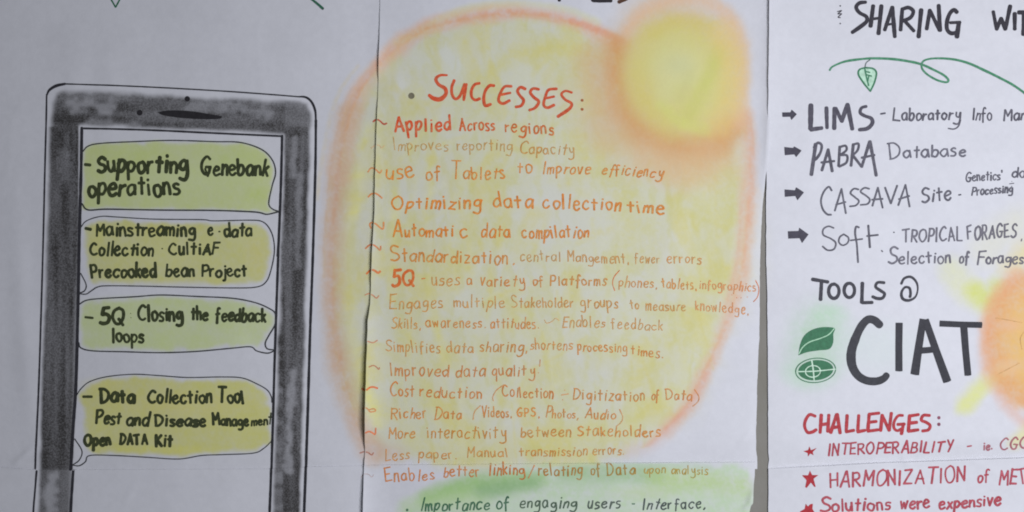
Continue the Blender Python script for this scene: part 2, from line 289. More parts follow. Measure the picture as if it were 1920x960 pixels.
CH[sl] = np.where(inner | ~outer, 0, np.clip(v*tone, 0, 1))
CH[sl] *= np.where((Y > 881) & (X < 150), .86, 1)
for pts, wd, k in [([(138, 196), (165, 197), (205, 199)], 17, .42), ([(548, 700), (542, 790), (538, 880)], 10, .34), ([(552, 260), (549, 330)], 8, .25), ([(352, 202), (460, 205), (500, 210)], 13, .26), ([(96, 900), (92, 990)], 15, .38),
                   ([(160, 232), (260, 233)], 12, .3), ([(126, 166), (240, 172)], 9, .3), ([(118, 290), (116, 330)], 14, .15), ([(560, 330), (556, 500)], 9, .18)]:
    q = win(pts, wd*2); d = dist_poly(GX[q], GY[q], np.asarray(pts, float))+(noise(GX[q], GY[q], 9, 18)-.5)*wd*.9+(noise(GX[q], GY[q], 22, 19)-.5)*wd*.8
    CH[q] *= 1-k*(1-sstep(0, wd*1.2, d))

# right poster: green halo round the emblem, the orange disc and its yellow rays
blob(1536, 645, 60, 78, (168, 202, 172), .8, 0.8, 12, .6); blob(1556, 590, 34, 20, (178, 214, 184), .6, .8); blob(1520, 700, 50, 28, (176, 214, 184), .6, .8); blob(1640, 650, 110, 50, (203, 216, 216), .6, .8)
rub([(1786, 505), (1810, 540), (1850, 570)], 46, (213, 218, 176), .75, .9); rub([(1830, 545), (1856, 565), (1872, 540)], 36, (204, 213, 122), .85, .9)
rub([(1850, 470), (1880, 440), (1905, 420)], 60, (216, 218, 190), .5, .95); rub([(1900, 500), (1925, 470), (1960, 450)], 40, (222, 210, 150), .7, .9)
rub([(1812, 758), (1845, 725), (1880, 700)], 32, (214, 220, 140), .9, .95); rub([(1800, 770), (1830, 745)], 20, (214, 222, 142), .4, .9); rub([(1905, 830), (1935, 800)], 30, (222, 218, 150), .7, .9)
blob(1965, 640, 126, 150, (220, 164, 108), .96, 0.13, grain=.4); blob(1975, 640, 96, 118, (224, 190, 118), .9, 0.4, grain=.5); rub([(1902, 515), (1860, 575), (1848, 640), (1858, 710), (1900, 775), (1940, 800)], 26, (222, 164, 138), .45, .9)
blob(1895, 610, 26, 14, (226, 182, 160), .5, .8); blob(1890, 690, 26, 20, (226, 192, 160), .5, .8)
F = F**2.2
def samp(A, X, Y):
    u = np.clip((X-X0)/ST, 0, len(gx)-1.001); v = np.clip((Y-Y0)/ST, 0, len(gy)-1.001); i = v.astype(int); j = u.astype(int); fu = u-j; fv = v-i
    if A.ndim == 3: fu = fu[..., None]; fv = fv[..., None]
    return (A[i, j]*(1-fu)+A[i, j+1]*fu)*(1-fv)+(A[i+1, j]*(1-fu)+A[i+1, j+1]*fu)*fv

def mat(name):
    m = bpy.data.materials.new(name); m.use_nodes = True; return m, m.node_tree.nodes, m.node_tree.links, m.node_tree.nodes['Principled BSDF']
M_PAPER, N, L, B = mat('chalked_paper')
at = N.new('ShaderNodeAttribute'); at.attribute_name = 'pigment'
tc = N.new('ShaderNodeTexCoord')
n1 = N.new('ShaderNodeTexNoise'); n1.inputs['Scale'].default_value = 430; n1.inputs['Detail'].default_value = 2; L.new(tc.outputs['Object'], n1.inputs['Vector'])
mr = N.new('ShaderNodeMapRange'); mr.inputs[1].default_value = .25; mr.inputs[2].default_value = .75; mr.inputs[3].default_value = 0.83; mr.inputs[4].default_value = 1.12; L.new(n1.outputs['Fac'], mr.inputs[0])
mu = N.new('ShaderNodeMath'); mu.operation = 'MULTIPLY'; mu.use_clamp = True; L.new(at.outputs['Alpha'], mu.inputs[0]); L.new(mr.outputs[0], mu.inputs[1])
mx = N.new('ShaderNodeMix'); mx.data_type = 'RGBA'; L.new(mu.outputs[0], mx.inputs['Factor']); L.new(at.outputs['Color'], mx.inputs['A']); mx.inputs['B'].default_value = (0.054, 0.051, 0.050, 1)
n2 = N.new('ShaderNodeTexNoise'); n2.inputs['Scale'].default_value = 230; n2.inputs['Detail'].default_value = 5; L.new(tc.outputs['Object'], n2.inputs['Vector'])
mr2 = N.new('ShaderNodeMapRange'); mr2.inputs[3].default_value = .965; mr2.inputs[4].default_value = 1.035; L.new(n2.outputs['Fac'], mr2.inputs[0])
vm = N.new('ShaderNodeVectorMath'); vm.operation = 'SCALE'; L.new(mx.outputs['Result'], vm.inputs[0]); L.new(mr2.outputs[0], vm.inputs['Scale'])
L.new(vm.outputs[0], B.inputs['Base Color']); B.inputs['Roughness'].default_value = .72; B.inputs['Specular IOR Level'].default_value = .25
n3 = N.new('ShaderNodeTexNoise'); n3.inputs['Scale'].default_value = 55; n3.inputs['Detail'].default_value = 6; n3.inputs['Roughness'].default_value = .6; L.new(tc.outputs['Object'], n3.inputs['Vector'])
bp = N.new('ShaderNodeBump'); bp.inputs['Strength'].default_value = .35; bp.inputs['Distance'].default_value = .0012; L.new(n3.outputs['Fac'], bp.inputs['Height']); n4 = N.new('ShaderNodeTexNoise'); n4.inputs['Scale'].default_value = 6; n4.inputs['Detail'].default_value = 1.5; n4.inputs['Distortion'].default_value = 0.0; L.new(tc.outputs['Object'], n4.inputs['Vector'])
bp2 = N.new('ShaderNodeBump'); bp2.inputs['Strength'].default_value = .8; bp2.inputs['Distance'].default_value = .006; L.new(n4.outputs['Fac'], bp2.inputs['Height']); L.new(bp2.outputs[0], bp.inputs['Normal'])
L.new(bp.outputs[0], B.inputs['Normal'])

M_INK, N, L, B = mat('marker_ink')
at = N.new('ShaderNodeAttribute'); at.attribute_name = 'pigment'
tc = N.new('ShaderNodeTexCoord'); n2 = N.new('ShaderNodeTexNoise'); n2.inputs['Scale'].default_value = 160; n2.inputs['Detail'].default_value = 4; L.new(tc.outputs['Object'], n2.inputs['Vector'])
mr2 = N.new('ShaderNodeMapRange'); mr2.inputs[1].default_value = .3; mr2.inputs[2].default_value = .7; mr2.inputs[3].default_value = .82; mr2.inputs[4].default_value = 1.2; L.new(n2.outputs['Fac'], mr2.inputs[0])
vm = N.new('ShaderNodeVectorMath'); vm.operation = 'SCALE'; L.new(at.outputs['Color'], vm.inputs[0]); L.new(mr2.outputs[0], vm.inputs['Scale'])
L.new(vm.outputs[0], B.inputs['Base Color']); B.inputs['Roughness'].default_value = .6; B.inputs['Specular IOR Level'].default_value = .3

M_WALL, N, L, B = mat('painted_plaster')
tc = N.new('ShaderNodeTexCoord'); n1 = N.new('ShaderNodeTexNoise'); n1.inputs['Scale'].default_value = 9; n1.inputs['Detail'].default_value = 7; L.new(tc.outputs['Object'], n1.inputs['Vector'])
cr = N.new('ShaderNodeValToRGB'); cr.color_ramp.elements[0].color = (.235, .222, .185, 1); cr.color_ramp.elements[1].color = (.275, .262, .235, 1); cr.color_ramp.elements[0].position = .35; cr.color_ramp.elements[1].position = .65
L.new(n1.outputs['Fac'], cr.inputs[0]); L.new(cr.outputs[0], B.inputs['Base Color']); B.inputs['Roughness'].default_value = .85
n3 = N.new('ShaderNodeTexNoise'); n3.inputs['Scale'].default_value = 140; n3.inputs['Detail'].default_value = 5; L.new(tc.outputs['Object'], n3.inputs['Vector'])
bp = N.new('ShaderNodeBump'); bp.inputs['Strength'].default_value = .4; bp.inputs['Distance'].default_value = .002; L.new(n3.outputs['Fac'], bp.inputs['Height']); L.new(bp.outputs[0], B.inputs['Normal'])

# ------------------------------------------------------------------ mesh makers
def make_mesh(name, V, Fc, colors, material, parent, origin):
    V = np.asarray(V, float)-np.asarray(origin, float); Fc = np.asarray(Fc, np.int32)
    me = bpy.data.meshes.new(name); me.vertices.add(len(V)); me.vertices.foreach_set('co', V.ravel())
    k = Fc.shape[1]; me.loops.add(Fc.size); me.loops.foreach_set('vertex_index', Fc.ravel())
    me.polygons.add(len(Fc)); me.polygons.foreach_set('loop_start', np.arange(0, Fc.size, k, dtype=np.int32)); me.polygons.foreach_set('loop_total', np.full(len(Fc), k, np.int32))
    me.update(calc_edges=True)
    if colors is not None:
        a = me.color_attributes.new('pigment', 'FLOAT_COLOR', 'POINT'); a.data.foreach_set('color', np.asarray(colors, np.float32).ravel())
    me.polygons.foreach_set('use_smooth', np.ones(len(Fc), bool)); me.materials.append(material)
    o = bpy.data.objects.new(name, me); COL.objects.link(o)
    if parent: o.parent = parent
    return o
def to3(X, Y, H): return np.c_[(X.ravel()-CX)/1000, -H.ravel(), ZC+(CY-Y.ravel())/1000]

wall = bpy.data.meshes.new('wall')
vs = [(x, y, z) for x in (-4, 4) for y in (0, .15) for z in (-0.2, 3.4)]
wall.from_pydata(vs, [], [(0, 1, 5, 4), (2, 6, 7, 3), (0, 4, 6, 2), (1, 3, 7, 5), (0, 2, 3, 1), (4, 5, 7, 6)]); wall.update()
wo = bpy.data.objects.new('wall', wall); COL.objects.link(wo); wall.materials.append(M_WALL); wo['kind'] = 'structure'; wo['label'] = 'grey-brown plastered wall seen in the narrow gap between two posters'

ORI = {}; ROOT = {}
def poster(which, x, label):
    e = bpy.data.objects.new('poster', None); COL.objects.link(e); e.empty_display_size = .1
    e.location = P3(x, 1180, 0); ORI[which] = tuple(e.location); ROOT[which] = e
    e['label'] = label; e['category'] = 'poster'; e['group'] = 'hand-drawn paper posters hung side by side on the wall'
poster('left', 230, 'leftmost paper poster with a charcoal tablet drawing holding four green and olive speech bubbles')
poster('mid', 1060, 'middle paper poster with the red SUCCESSES heading, orange list and yellow chalk sun')
poster('right', 1830, 'rightmost white paper poster with black CIAT lettering, green leaf emblem and red CHALLENGES list')

def sheet(which, low, xl, xr, ya, yb, step=2.1):
    h = POST[which]['h']; seam = POST[which]['seam']
    wid = 0.5*((xr(500.)-xl(500.))); nu = int(2*wid/step); nv = int((yb-ya)/step)
    U, V = np.meshgrid(np.linspace(0, 1, nu+1), np.linspace(0, 1, nv+1))
    Yn = ya+V*(yb-ya); X = xl(Yn)+U*(xr(Yn)-xl(Yn))
    if low:
        top = seam(X); Y = top+V*(yb-top); X = xl(Y)+U*(xr(Y)-xl(Y))
    else:
        bot = seam(X)+14; Y = ya+V*(bot-ya); X = xl(np.minimum(Y, 1e9))+U*(xr(Y)-xl(Y))
    # torn, slightly uneven sheet edges
    H = h(X, Y, low)
    C = np.concatenate([samp(F, X, Y), samp(CH, X, Y)[..., None]], -1).reshape(-1, 4)
    idx = np.arange((nu+1)*(nv+1)).reshape(nv+1, nu+1)
    Fc = np.c_[idx[:-1, :-1].ravel(), idx[1:, :-1].ravel(), idx[1:, 1:].ravel(), idx[:-1, 1:].ravel()]
    return make_mesh('paper_sheet', to3(X, Y, H), Fc, C, M_PAPER, ROOT[which], ORI[which])
c = lambda v: (lambda y: y*0+v)
sheet('left', False, c(-250.), c(722.), -230, 882); sheet('left', True, c(-250.), c(720.), 876, 1180)
jit = lambda T, s, a: (lambda y: ev(T, y)+a*(noise(np.asarray(y, float), np.asarray(y, float)*0, 16, s)-.5)+a*.5*(noise(np.asarray(y, float), np.asarray(y, float)*0, 5, s+1)-.5))
mr_up = jit(MIDR, 90, 1.2)
sheet('mid', False, jit(MIDL, 92, .6), mr_up, -230, 872); sheet('mid', True, jit(MIDL, 92, .6), jit(MIDR2, 94, 1.0), 868, 1180)
sheet('right', False, jit(RIGL, 96, .8), c(2210.), -230, 868); sheet('right', True, jit(RIGL, 96, .8), c(2210.), 860, 1180)

# ------------------------------------------------------------------ ink: ribbons of pen laid on the paper
class Ink:
    def __init__(s, which, rgb, alpha=1.0, press=0.12):
        s.w = which; s.rgb = rgb; s.a = alpha; s.press = press; s.V = []; s.F = []; s.C = []; s.n = 0; s.k = 0
    def _push(s, X, Y, faces, lift, a=None, rgb=None):
        X = np.asarray(X, float); Y = np.asarray(Y, float)
        H = surf(s.w, X, Y)+lift
        s.V.append(to3(X, Y, H)); base = samp(F, X, Y)*(1-0.9*samp(CH, X, Y))[:, None]
        ink = pig(rgb or s.rgb, float(X.mean())); al = (s.a if a is None else a)
        al = np.clip(al, 0, 1); al = al[:, None] if np.ndim(al) else al
        s.C.append(np.c_[(base**.4545*(1-al)+ink**.4545*al)**2.2, np.ones(len(X))]); s.F += [tuple(i+s.n for i in f) for f in faces]; s.n += len(X)
    def stroke(s, pts, wd, smooth=True, step=1.4, wj=0.10, closed=False, prof=None, rgb=None):
        pts = [tuple(p) for p in pts]
        if len(pts) == 1: pts = [pts[0], (pts[0][0]+.4, pts[0][1]+.1)]
        if closed: pts = pts+[pts[0]]
        if not smooth and len(pts) > 2:
            for a, b in zip(pts[:-1], pts[1:]): s.stroke([a, b], wd, False, step, wj)
            return
        P = resample(catmull(pts) if smooth else pts, step)
        if len(P) < 2: return
        T = np.gradient(P, axis=0); T /= np.maximum(np.hypot(T[:, 0], T[:, 1]), 1e-9)[:, None]
        n = len(P); t = np.linspace(0, 1, n); k = rnd.random()*999
        hw = 0.5*wd*(1+2*wj*(noise(t*n*step+k, t*0, 14, 31)-.5)+wj*(noise(t*n*step+k, t*0, 4, 32)-.5))
        if prof is not None: hw = hw*np.interp(t, np.linspace(0, 1, len(prof)), prof)
        a0, a1 = hw[0], hw[-1]; ang = np.radians([70, 40])
        capA = [(P[0]-T[0]*a0*math.sin(q)*.8, T[0], a0*math.cos(q)) for q in ang]; capB = [(P[-1]+T[-1]*a1*math.sin(q)*.8, T[-1], a1*math.cos(q)) for q in ang[::-1]]
        PP = np.array([q[0] for q in capA]+list(P)+[q[0] for q in capB]); TT = np.array([q[1] for q in capA]+list(T)+[q[1] for q in capB]); HW = np.r_[[q[2] for q in capA], hw, [q[2] for q in capB]]
        Nn = np.c_[-TT[:, 1], TT[:, 0]]; Lf = PP+Nn*HW[:, None]; Rt = PP-Nn*HW[:, None]
        m = len(PP); X = np.r_[Lf[:, 0], Rt[:, 0]]; Y = np.r_[Lf[:, 1], Rt[:, 1]]
        arc = np.arange(m)*2.5e-6; lift = 0.00042+0.000035*(s.k % 9)+np.r_[arc, arc]
        if s.a < 1 or s.press > 0:
            pr = s.a*(1-s.press+2*s.press*(noise(X+k, Y+k, 5, 33)-.35)); al = np.clip(pr, 0, 1)
        else: al = None
        s._push(X, Y, [(i, m+i, m+i+1, i+1) for i in range(m-1)], lift, al, rgb); s.k += 1
    def poly(s, pts, smooth=False, rgb=None, a=None):
        P = catmull(list(pts)+[pts[0]], 5)[:-1] if smooth else np.asarray(pts, float)
        P = resample(np.vstack([P, P[:1]]), 2.0)[:-1]
        cx, cy = P.mean(0); X = np.r_[cx, P[:, 0]]; Y = np.r_[cy, P[:, 1]]; n = len(P)
        s._push(X, Y, [(0, 1+i, 1+(i+1) % n) for i in range(n)], 0.00038+0.000035*(s.k % 9), a, rgb); s.k += 1
    def build(s, name, parent=None, label=None):
        V = np.vstack(s.V)-np.array(ORI[s.w]); me = bpy.data.meshes.new(name); me.from_pydata(V.tolist(), [], [tuple(f) for f in s.F]); me.update()
        # all faces look away from the wall
        a = me.color_attributes.new('pigment', 'FLOAT_COLOR', 'POINT'); a.data.foreach_set('color', np.vstack(s.C).astype(np.float32).ravel())
        me.materials.append(M_INK); o = bpy.data.objects.new(name, me); COL.objects.link(o); o.parent = parent or ROOT[s.w]
        if label: o['label'] = label
        return o

GL = {'a': "72 88 45 102 12 78 5 40 22 5 50 8 74 50 74 95|!74 95 79 2", 'b': "!8 168 8 3|8 55 30 95 62 92 75 50 55 5 25 0 8 25", 'c': "70 85 45 100 12 80 5 40 20 5 48 0 72 18",
 'd': "70 75 45 95 12 75 5 35 25 2 50 8 72 45|!74 168 75 0", 'e': "8 50 40 55 68 68 60 95 35 100 10 75 5 35 25 3 50 0 75 18", 'f': "62 150 45 166 28 150 25 90 25 -30|!5 85 55 88",
 'g': "70 85 42 100 10 75 10 35 38 22 65 45 72 90|72 95 76 30 72 -30 55 -58 25 -60 -2 -50", 'h': "!8 168 8 0|8 55 30 92 58 90 65 60 66 0", 'i': "!8 98 9 0|!8 136 10 140",
 'j': "32 98 32 -20 22 -55 0 -50|!32 136 34 140", 'k': "!8 168 8 0|!58 95 10 45|!22 55 62 0", 'l': "!8 168 10 0", 'm': "!8 100 8 0|8 60 25 95 45 95 50 60 50 0|50 60 68 96 90 95 95 60 96 0",
 'n': "!8 100 8 0|8 60 30 98 55 95 64 60 66 0", 'o': "40 100 12 85 5 45 22 5 48 0 72 30 70 75 42 100", 'p': "!8 98 5 -70|8 65 30 98 62 92 72 55 50 12 25 8 8 28", 'q': "70 85 45 100 12 80 8 40 30 10 55 20 72 60|!72 100 72 -70",
 'r': "!8 98 8 0|8 55 25 88 52 95", 's': "60 90 35 100 12 85 20 60 50 45 62 22 45 2 8 5", 't': "!30 145 31 2|!2 95 60 97", 'u': "8 98 8 35 25 2 50 8 64 50|!66 98 68 0", 'v': "!5 98 32 2|!32 2 62 98",
 'w': "!5 98 25 2|!25 2 48 80|!48 80 68 2|!68 2 92 98", 'x': "!5 98 62 0|!60 98 2 0", 'y': "8 98 10 55 30 30 58 45 66 98|66 98 68 10 62 -42 38 -66 5 -68 -22 -54", 'z': "!8 95 62 95|!62 95 5 5|!5 5 66 5",
 ',': "!10 8 4 -20", '.': "!6 5 8 3", '-': "!0 45 36 47", ':': "!6 75 8 75|!6 12 8 12", "'": "!6 165 5 135"}
CAPS = {'A': "!32 100 2 0|!32 100 62 0|!12 35 54 35", 'B': "!6 100 6 0|6 98 40 98 48 78 35 56 8 52|8 52 45 50 56 25 40 2 6 2", 'C': "62 85 40 100 12 75 3 40 18 8 42 0 64 12", 'D': "!6 98 6 0|-2 98 35 96 62 65 55 25 30 2 2 0",
 'E': "!8 100 6 0|!6 98 52 100|!7 52 45 54|!6 2 52 3", 'F': "!8 100 6 0|!6 98 54 102|!7 55 45 58", 'G': "60 85 38 100 10 75 3 35 22 3 50 8 58 42|!32 42 64 42", 'H': "!6 100 6 0|!54 100 54 0|!6 50 54 52", 'I': "!8 100 6 0",
 'K': "!6 100 6 0|!52 98 8 48|!18 52 56 0", 'L': "!8 100 6 3|!6 3 50 3", 'M': "!8 100 4 0|!8 100 34 40|!34 40 62 100|!62 100 66 0", 'N': "!6 100 6 0|!6 100 52 2|!52 2 54 100",
 'O': "36 100 8 80 3 40 22 2 48 4 66 40 58 85 36 100", 'P': "!6 100 6 0|6 96 40 98 55 75 40 50 8 45", 'Q': "36 100 8 80 3 40 22 2 48 4 66 40 58 85 36 100|!38 30 68 -8", 'R': "!6 100 6 0|6 96 40 98 52 78 40 54 8 48|!22 50 58 0",
 'S': "55 88 30 100 8 82 20 58 48 42 55 18 30 0 3 8", 'T': "!0 98 62 100|!32 98 30 0", 'U': "5 100 5 30 22 2 45 5 56 40 58 100", 'V': "!2 100 28 0|!28 0 54 100", 'Y': "!2 100 28 55|!54 100 24 0", 'Z': "!5 98 52 98|!52 98 2 4|!2 4 56 4",
 '5': "!50 100 14 98|!14 98 10 58|10 58 35 62 52 40 45 10 20 0 2 10"}
def parse(s):
    out = []
    for q in s.split('|'):
        sm = not q.startswith('!'); v = [float(t)/100 for t in q.lstrip('!').split()]
        out.append((sm, [(v[i], v[i+1]) for i in range(0, len(v), 2)]))
    return out
GLP = {k: parse(v) for k, v in GL.items()}; CAPP = {k: parse(v) for k, v in CAPS.items()}
GAP = [0.32]; WILD = [1.0]
def word(ink, text, x0, y0, x1, y1, xh, wd, cap=None, slant=0.0, jy=0.05):
    cap = cap or xh*1.55; lay_, cur = [], 0.0
    for ch in text:
        if ch == ' ': cur += xh*0.55; continue
        g, sc = (CAPP[ch], cap) if ch in CAPP else (GLP[ch], xh)
        xs = [p[0] for st_ in g for p in st_[1]]; mn, mxx = min(xs), max(xs)
        pad = 0.11*xh if mxx-mn < .2 else 0; lay_.append((g, sc, cur-mn*sc+pad)); cur += (mxx-mn)*sc+xh*GAP[0]+2*pad
    cur -= xh*GAP[0]; sx = (x1-x0-wd)/max(cur, 1e-6); dx, dy = x1-x0, y1-y0
    for g, sc, ox in lay_:
        W_ = WILD[0]; js = 1+rnd.uniform(-.10, .10)*W_; oy = rnd.uniform(-jy, jy)*xh*1.3*W_; rot = rnd.uniform(-.08, .08)*W_; sl = slant+rnd.uniform(-.05, .09)*W_; jw = wd*rnd.uniform(.88, 1.12)
        for sm, pts in g:
            q = []
            for (a, b) in pts:
                a2 = a*sc+rnd.uniform(-.04, .04)*xh*W_; b2 = b*sc*js+rnd.uniform(-.04, .04)*xh*W_
                xx = (ox+a2)*sx+(sl*b2)-rot*b2; yy = b2+oy+rot*a*sc
                X = x0+wd/2+xx; q.append((X, y0+dy*(X-x0)/dx-yy))
            ink.stroke(q, jw, sm, wj=.12 if W_ < 1.5 else .28)

# ------------------------------------------------------------------ left poster
BLK = (36, 36, 42); TXT = (38, 44, 26)
t = Ink('left', BLK, 1, 0)
t.stroke([(118, 156.5), (250, 161), (400, 169), (500, 176), (562, 181)], 2.6)
t.stroke([(85, 178), (90, 168), (103, 160), (120, 156.5)], 6.2, prof=[.5, .9, 1, .7])
t.stroke([(556, 180.5), (572, 181.5), (583, 190), (590, 206), (591.5, 225)], 4.4, prof=[.6, 1, 1, .8])
t.stroke([(591.5, 225), (590.5, 320), (586, 480), (581, 620), (577, 760), (573, 880), (570, 960), (566, 1090)], 4.7)
t.stroke([(85, 176), (84, 230), (81.5, 330), (78.5, 470), (74, 640), (70, 760), (64, 880)], 3.2)
t.stroke([(67, 884), (63, 930), (60.5, 965), (55, 1090)], 3.6)
tab = t.build('tablet_drawing', label='charcoal-shaded tablet outline in black marker')
t = Ink('left', BLK, 1, 0)
t.stroke([(151, 240), (270, 243), (400, 249), (528, 255)], 3.6)
t.stroke([(528, 254), (526, 340), (523, 420), (520, 480)], 4.8); t.stroke([(522, 440), (518, 560), (514, 680), (511, 790), (508, 880), (505, 960), (500, 1090)], 4.6)
t.stroke([(151.5, 239), (150, 320), (147, 440), (145, 560), (141, 720), (136, 800), (131, 881)], 5.6); t.stroke([(136, 883), (133, 925), (131, 962), (127, 1090)], 5.2)
t.build('screen_outline', tab)
for (x, y, r) in ((349.5, 184.5, 5.2), (260, 210.5, 5.5)):
    t = Ink('left', (30, 29, 33), 1, 0); t.poly([(x+r*math.cos(a), y+r*math.sin(a)) for a in np.linspace(0, 2*math.pi, 13)[:-1]], True); t.build('camera_dot', tab)
t = Ink('left', (30, 29, 33), 1, 0); t.poly([(294, 210), (312, 206.5), (350, 207), (385, 212), (408, 216), (414.5, 219), (406, 222.5), (370, 222.5), (330, 219.5), (303, 215)], True); t.build('speaker_slot', tab)
t = Ink('left', (34, 84, 62), 1, 0); t.stroke([(196, -18), (206, -3), (214.5, 12)], 3, smooth=False); t.stroke([(232, -18), (223, -3), (215, 12)], 3, smooth=False); t.build('leaf_drawing', label='tip of a green leaf outline at the top')
t = Ink('left', (38, 84, 66), 1, 0); t.stroke([(530, -40), (560, -19), (583, -3), (604, 14)], 4.6); t.stroke([(599, 10.5), (604.5, 15)], 5.0, rgb=(40, 42, 46)); t.build('vine_line', label='end of a green vine stroke at the top')
def bubble(strokes, label, lines):
    t = Ink('left', (40, 42, 46), 1, 0.05)
    for s_, wd in strokes: t.stroke(s_, wd*1.35)
    b = t.build('speech_bubble', label=label)
    for ln in lines:
        for wsp in ln:
            t = Ink('left', TXT, .97, 0.05)
            if isinstance(wsp[0], str): wsp = (*wsp[:5], wsp[5]*1.06, wsp[6]*1.16, *wsp[7:])
            if isinstance(wsp[0], str): (word(t, *wsp[:-1], **wsp[-1]) if isinstance(wsp[-1], dict) else word(t, *wsp)); t.build('handwritten_word', b)
            else: t.stroke(wsp[0], wsp[1], smooth=False); t.build('punctuation_mark', b)
bubble([(B1, 1.7), (B1b, 2.1)], 'green speech bubble at the top, reading Supporting Genebank operations', [
    [([(157.5, 308), (167, 309)], 6), ('Supporting', 178, 322, 353, 323, 20, 5.6, dict(cap=30)), ('Genebank', 374, 328, 503, 329, 16.5, 4.6, dict(cap=31, slant=.05)), ([(383, 316), (388, 330), (394, 313)], 4)],
    [('operations', 160, 367, 338, 366, 20, 5.2, dict(jy=.08))]])
bubble([(B2, 1.5), (B2b, 1.7)], 'olive yellow speech bubble with its tail at lower left, reading Mainstreaming e-data', [
    [([(158.5, 428), (168, 430)], 6.2), ('Mainstreaming', 177, 442, 367, 442, 14.5, 4.2, dict(cap=22)), ('e', 387, 440, 400, 440, 13.5, 4.0), ([(409, 434), (411, 434)], 3), ('data', 418, 443, 473, 443, 14, 4.2)],
    [('Collection', 165, 479, 287, 479, 14, 4.0, dict(cap=21, slant=.06)), ([(302, 466), (303, 466.3)], 2.4), ('CultiAF', 314, 477, 410, 477, 13.5, 4.0, dict(cap=20))],
    [('Precooked', 168, 520, 293, 519, 14, 4.6, dict(cap=22, slant=-.02)), ('bean', 308, 518, 365, 518, 14, 4.2), ('Project', 376, 519, 463, 518, 13, 4.0, dict(cap=22))]])
bubble([(B3, 1.8), (B3b, 1.8)], 'green speech bubble in the middle, reading 5Q Closing the feedback loops', [
    [([(158, 595), (172, 596.5)], 4.6), ('5Q', 183, 608, 233, 606, 17, 6.0, dict(cap=32)), ([(243, 588)], 1.6), ([(243.5, 596)], 1.6), ('Closing', 255, 602, 343, 602, 15.5, 4.8, dict(cap=26)), ('the', 355, 600, 390, 601, 13.5, 4.6), ('feedback', 401, 602, 499, 603, 13.5, 4.4, dict(slant=.05))],
    [('loops', 207, 642, 269, 642, 14.5, 4.2)]])
bubble([(B4, 1.5), (B4b, 1.5), (B4c, 1.6)], 'olive speech bubble lowest on the tablet, reading Data Collection Tool', [
    [([(154, 744.5), (170, 744.5)], 5.4), ('Data', 183, 755, 253, 755, 15, 5.8, dict(cap=25)), ('Collection', 274, 756, 397, 756, 14.5, 4.2, dict(cap=23)), ('Tool', 405, 755, 458, 757, 14, 4.4, dict(cap=27))],
    [('Pest', 176, 795, 226, 796, 13.5, 4.4, dict(cap=26, slant=.08)), ('and', 233, 798, 278, 799, 13.5, 4.2, dict(slant=.08)), ('Disease', 286, 799, 386, 800, 12.5, 4.6, dict(cap=22, slant=.05)), ('Manage', 396, 797, 467, 800, 11, 4.2, dict(cap=21)), ('men', 469, 799, 502, 798, 9.5, 3.2), ('t', 500, 796, 510, 796, 13, 2.6)],
    [('Open', 154, 836, 208, 835, 12, 5.2, dict(cap=20)), ('DATA', 220, 834, 277, 834, 17, 4.4, dict(cap=18)), ('Kit', 288, 838, 324, 838, 13, 5.0, dict(cap=21, slant=.08))]])

# ------------------------------------------------------------------ middle poster
GAP[0] = 0.42; WILD[0] = 1.4
def zt(ox, oy, s, pts): return [(ox+x/s, oy+y/s) for x, y in pts]
RED = (190, 66, 32)
t = Ink('mid', RED, .96, .10); Z = lambda *p: zt(600, 0, 4, p)
t.stroke(Z((952, 561), (900, 562), (868, 590), (890, 632), (938, 662), (942, 705), (900, 742), (850, 735), (818, 712)), 6.6, prof=[.6, .8, 1, .9, 1, 1.1, 1.25, 1.2, .9])
t.stroke(Z((1006, 600), (988, 650), (990, 705), (1015, 740), (1050, 715), (1085, 630)), 5.6); t.stroke(Z((1098, 628), (1085, 690), (1078, 748)), 5.8, prof=[.8, 1.2, .8])
t.stroke(Z((1196, 622), (1160, 632), (1136, 675), (1138, 725), (1165, 748), (1198, 738)), 5.4)
t.stroke(Z((1305, 640), (1272, 640), (1240, 680), (1228, 740), (1240, 790), (1280, 780)), 5.6)
t.stroke(Z((1436, 645), (1385, 648), (1352, 700), (1340, 752), (1372, 775), (1422, 752)), 5.4); t.stroke(Z((1358, 708), (1428, 694)), 4.6)
t.stroke(Z((1540, 665), (1505, 652), (1482, 680), (1500, 715), (1528, 750), (1510, 790), (1470, 800)), 5.4)
t.stroke(Z((1642, 668), (1600, 662), (1578, 690), (1605, 728), (1642, 760), (1615, 806), (1572, 824)), 5.4)
t.stroke(Z((1775, 664), (1715, 672), (1692, 720), (1678, 782), (1706, 806), (1756, 786)), 5.4); t.stroke(Z((1695, 735), (1756, 722)), 4.4)
t.stroke(Z((1890, 692), (1842, 680), (1812, 705), (1840, 745), (1888, 775), (1870, 815), (1786, 872)), 5.2, prof=[.8, .9, 1, 1, 1.1, 1.2, 1.2])
t.build('heading', label='red lettering reading SUCCESSES')
for yy in (187, 204): t = Ink('mid', (158, 92, 52), 1, .03); t.stroke([(1092, yy), (1091.6, yy+1)], 5.8); t.build('punctuation_mark')
t = Ink('mid', (104, 100, 84), 1, 0); t.poly([(771+6*math.cos(a), 179+6*math.sin(a)) for a in np.linspace(0, 2*math.pi, 13)[:-1]], True); t.build('bullet_dot')
t = Ink('mid', (38, 34, 40), 1, 0)
t.stroke([(1049, -60), (1049, 0)], 6); t.stroke([(1049, -58), (1074, -54), (1070, -28), (1050, -26)], 6); t.stroke([(1112, -58), (1112, 0)], 7); t.stroke([(1113, 0.5), (1146, 0.5)], 7); t.build('heading', label='feet of dark capital letters cut off above the orange ring')
t = Ink('mid', (78, 50, 34), 1, 0); t.stroke([(1192, -50), (1166, -48), (1172, -30), (1190, -18), (1176, -4), (1161, 3)], 7); t.build('heading', label='brown foot of a capital letter cut off above the sun')
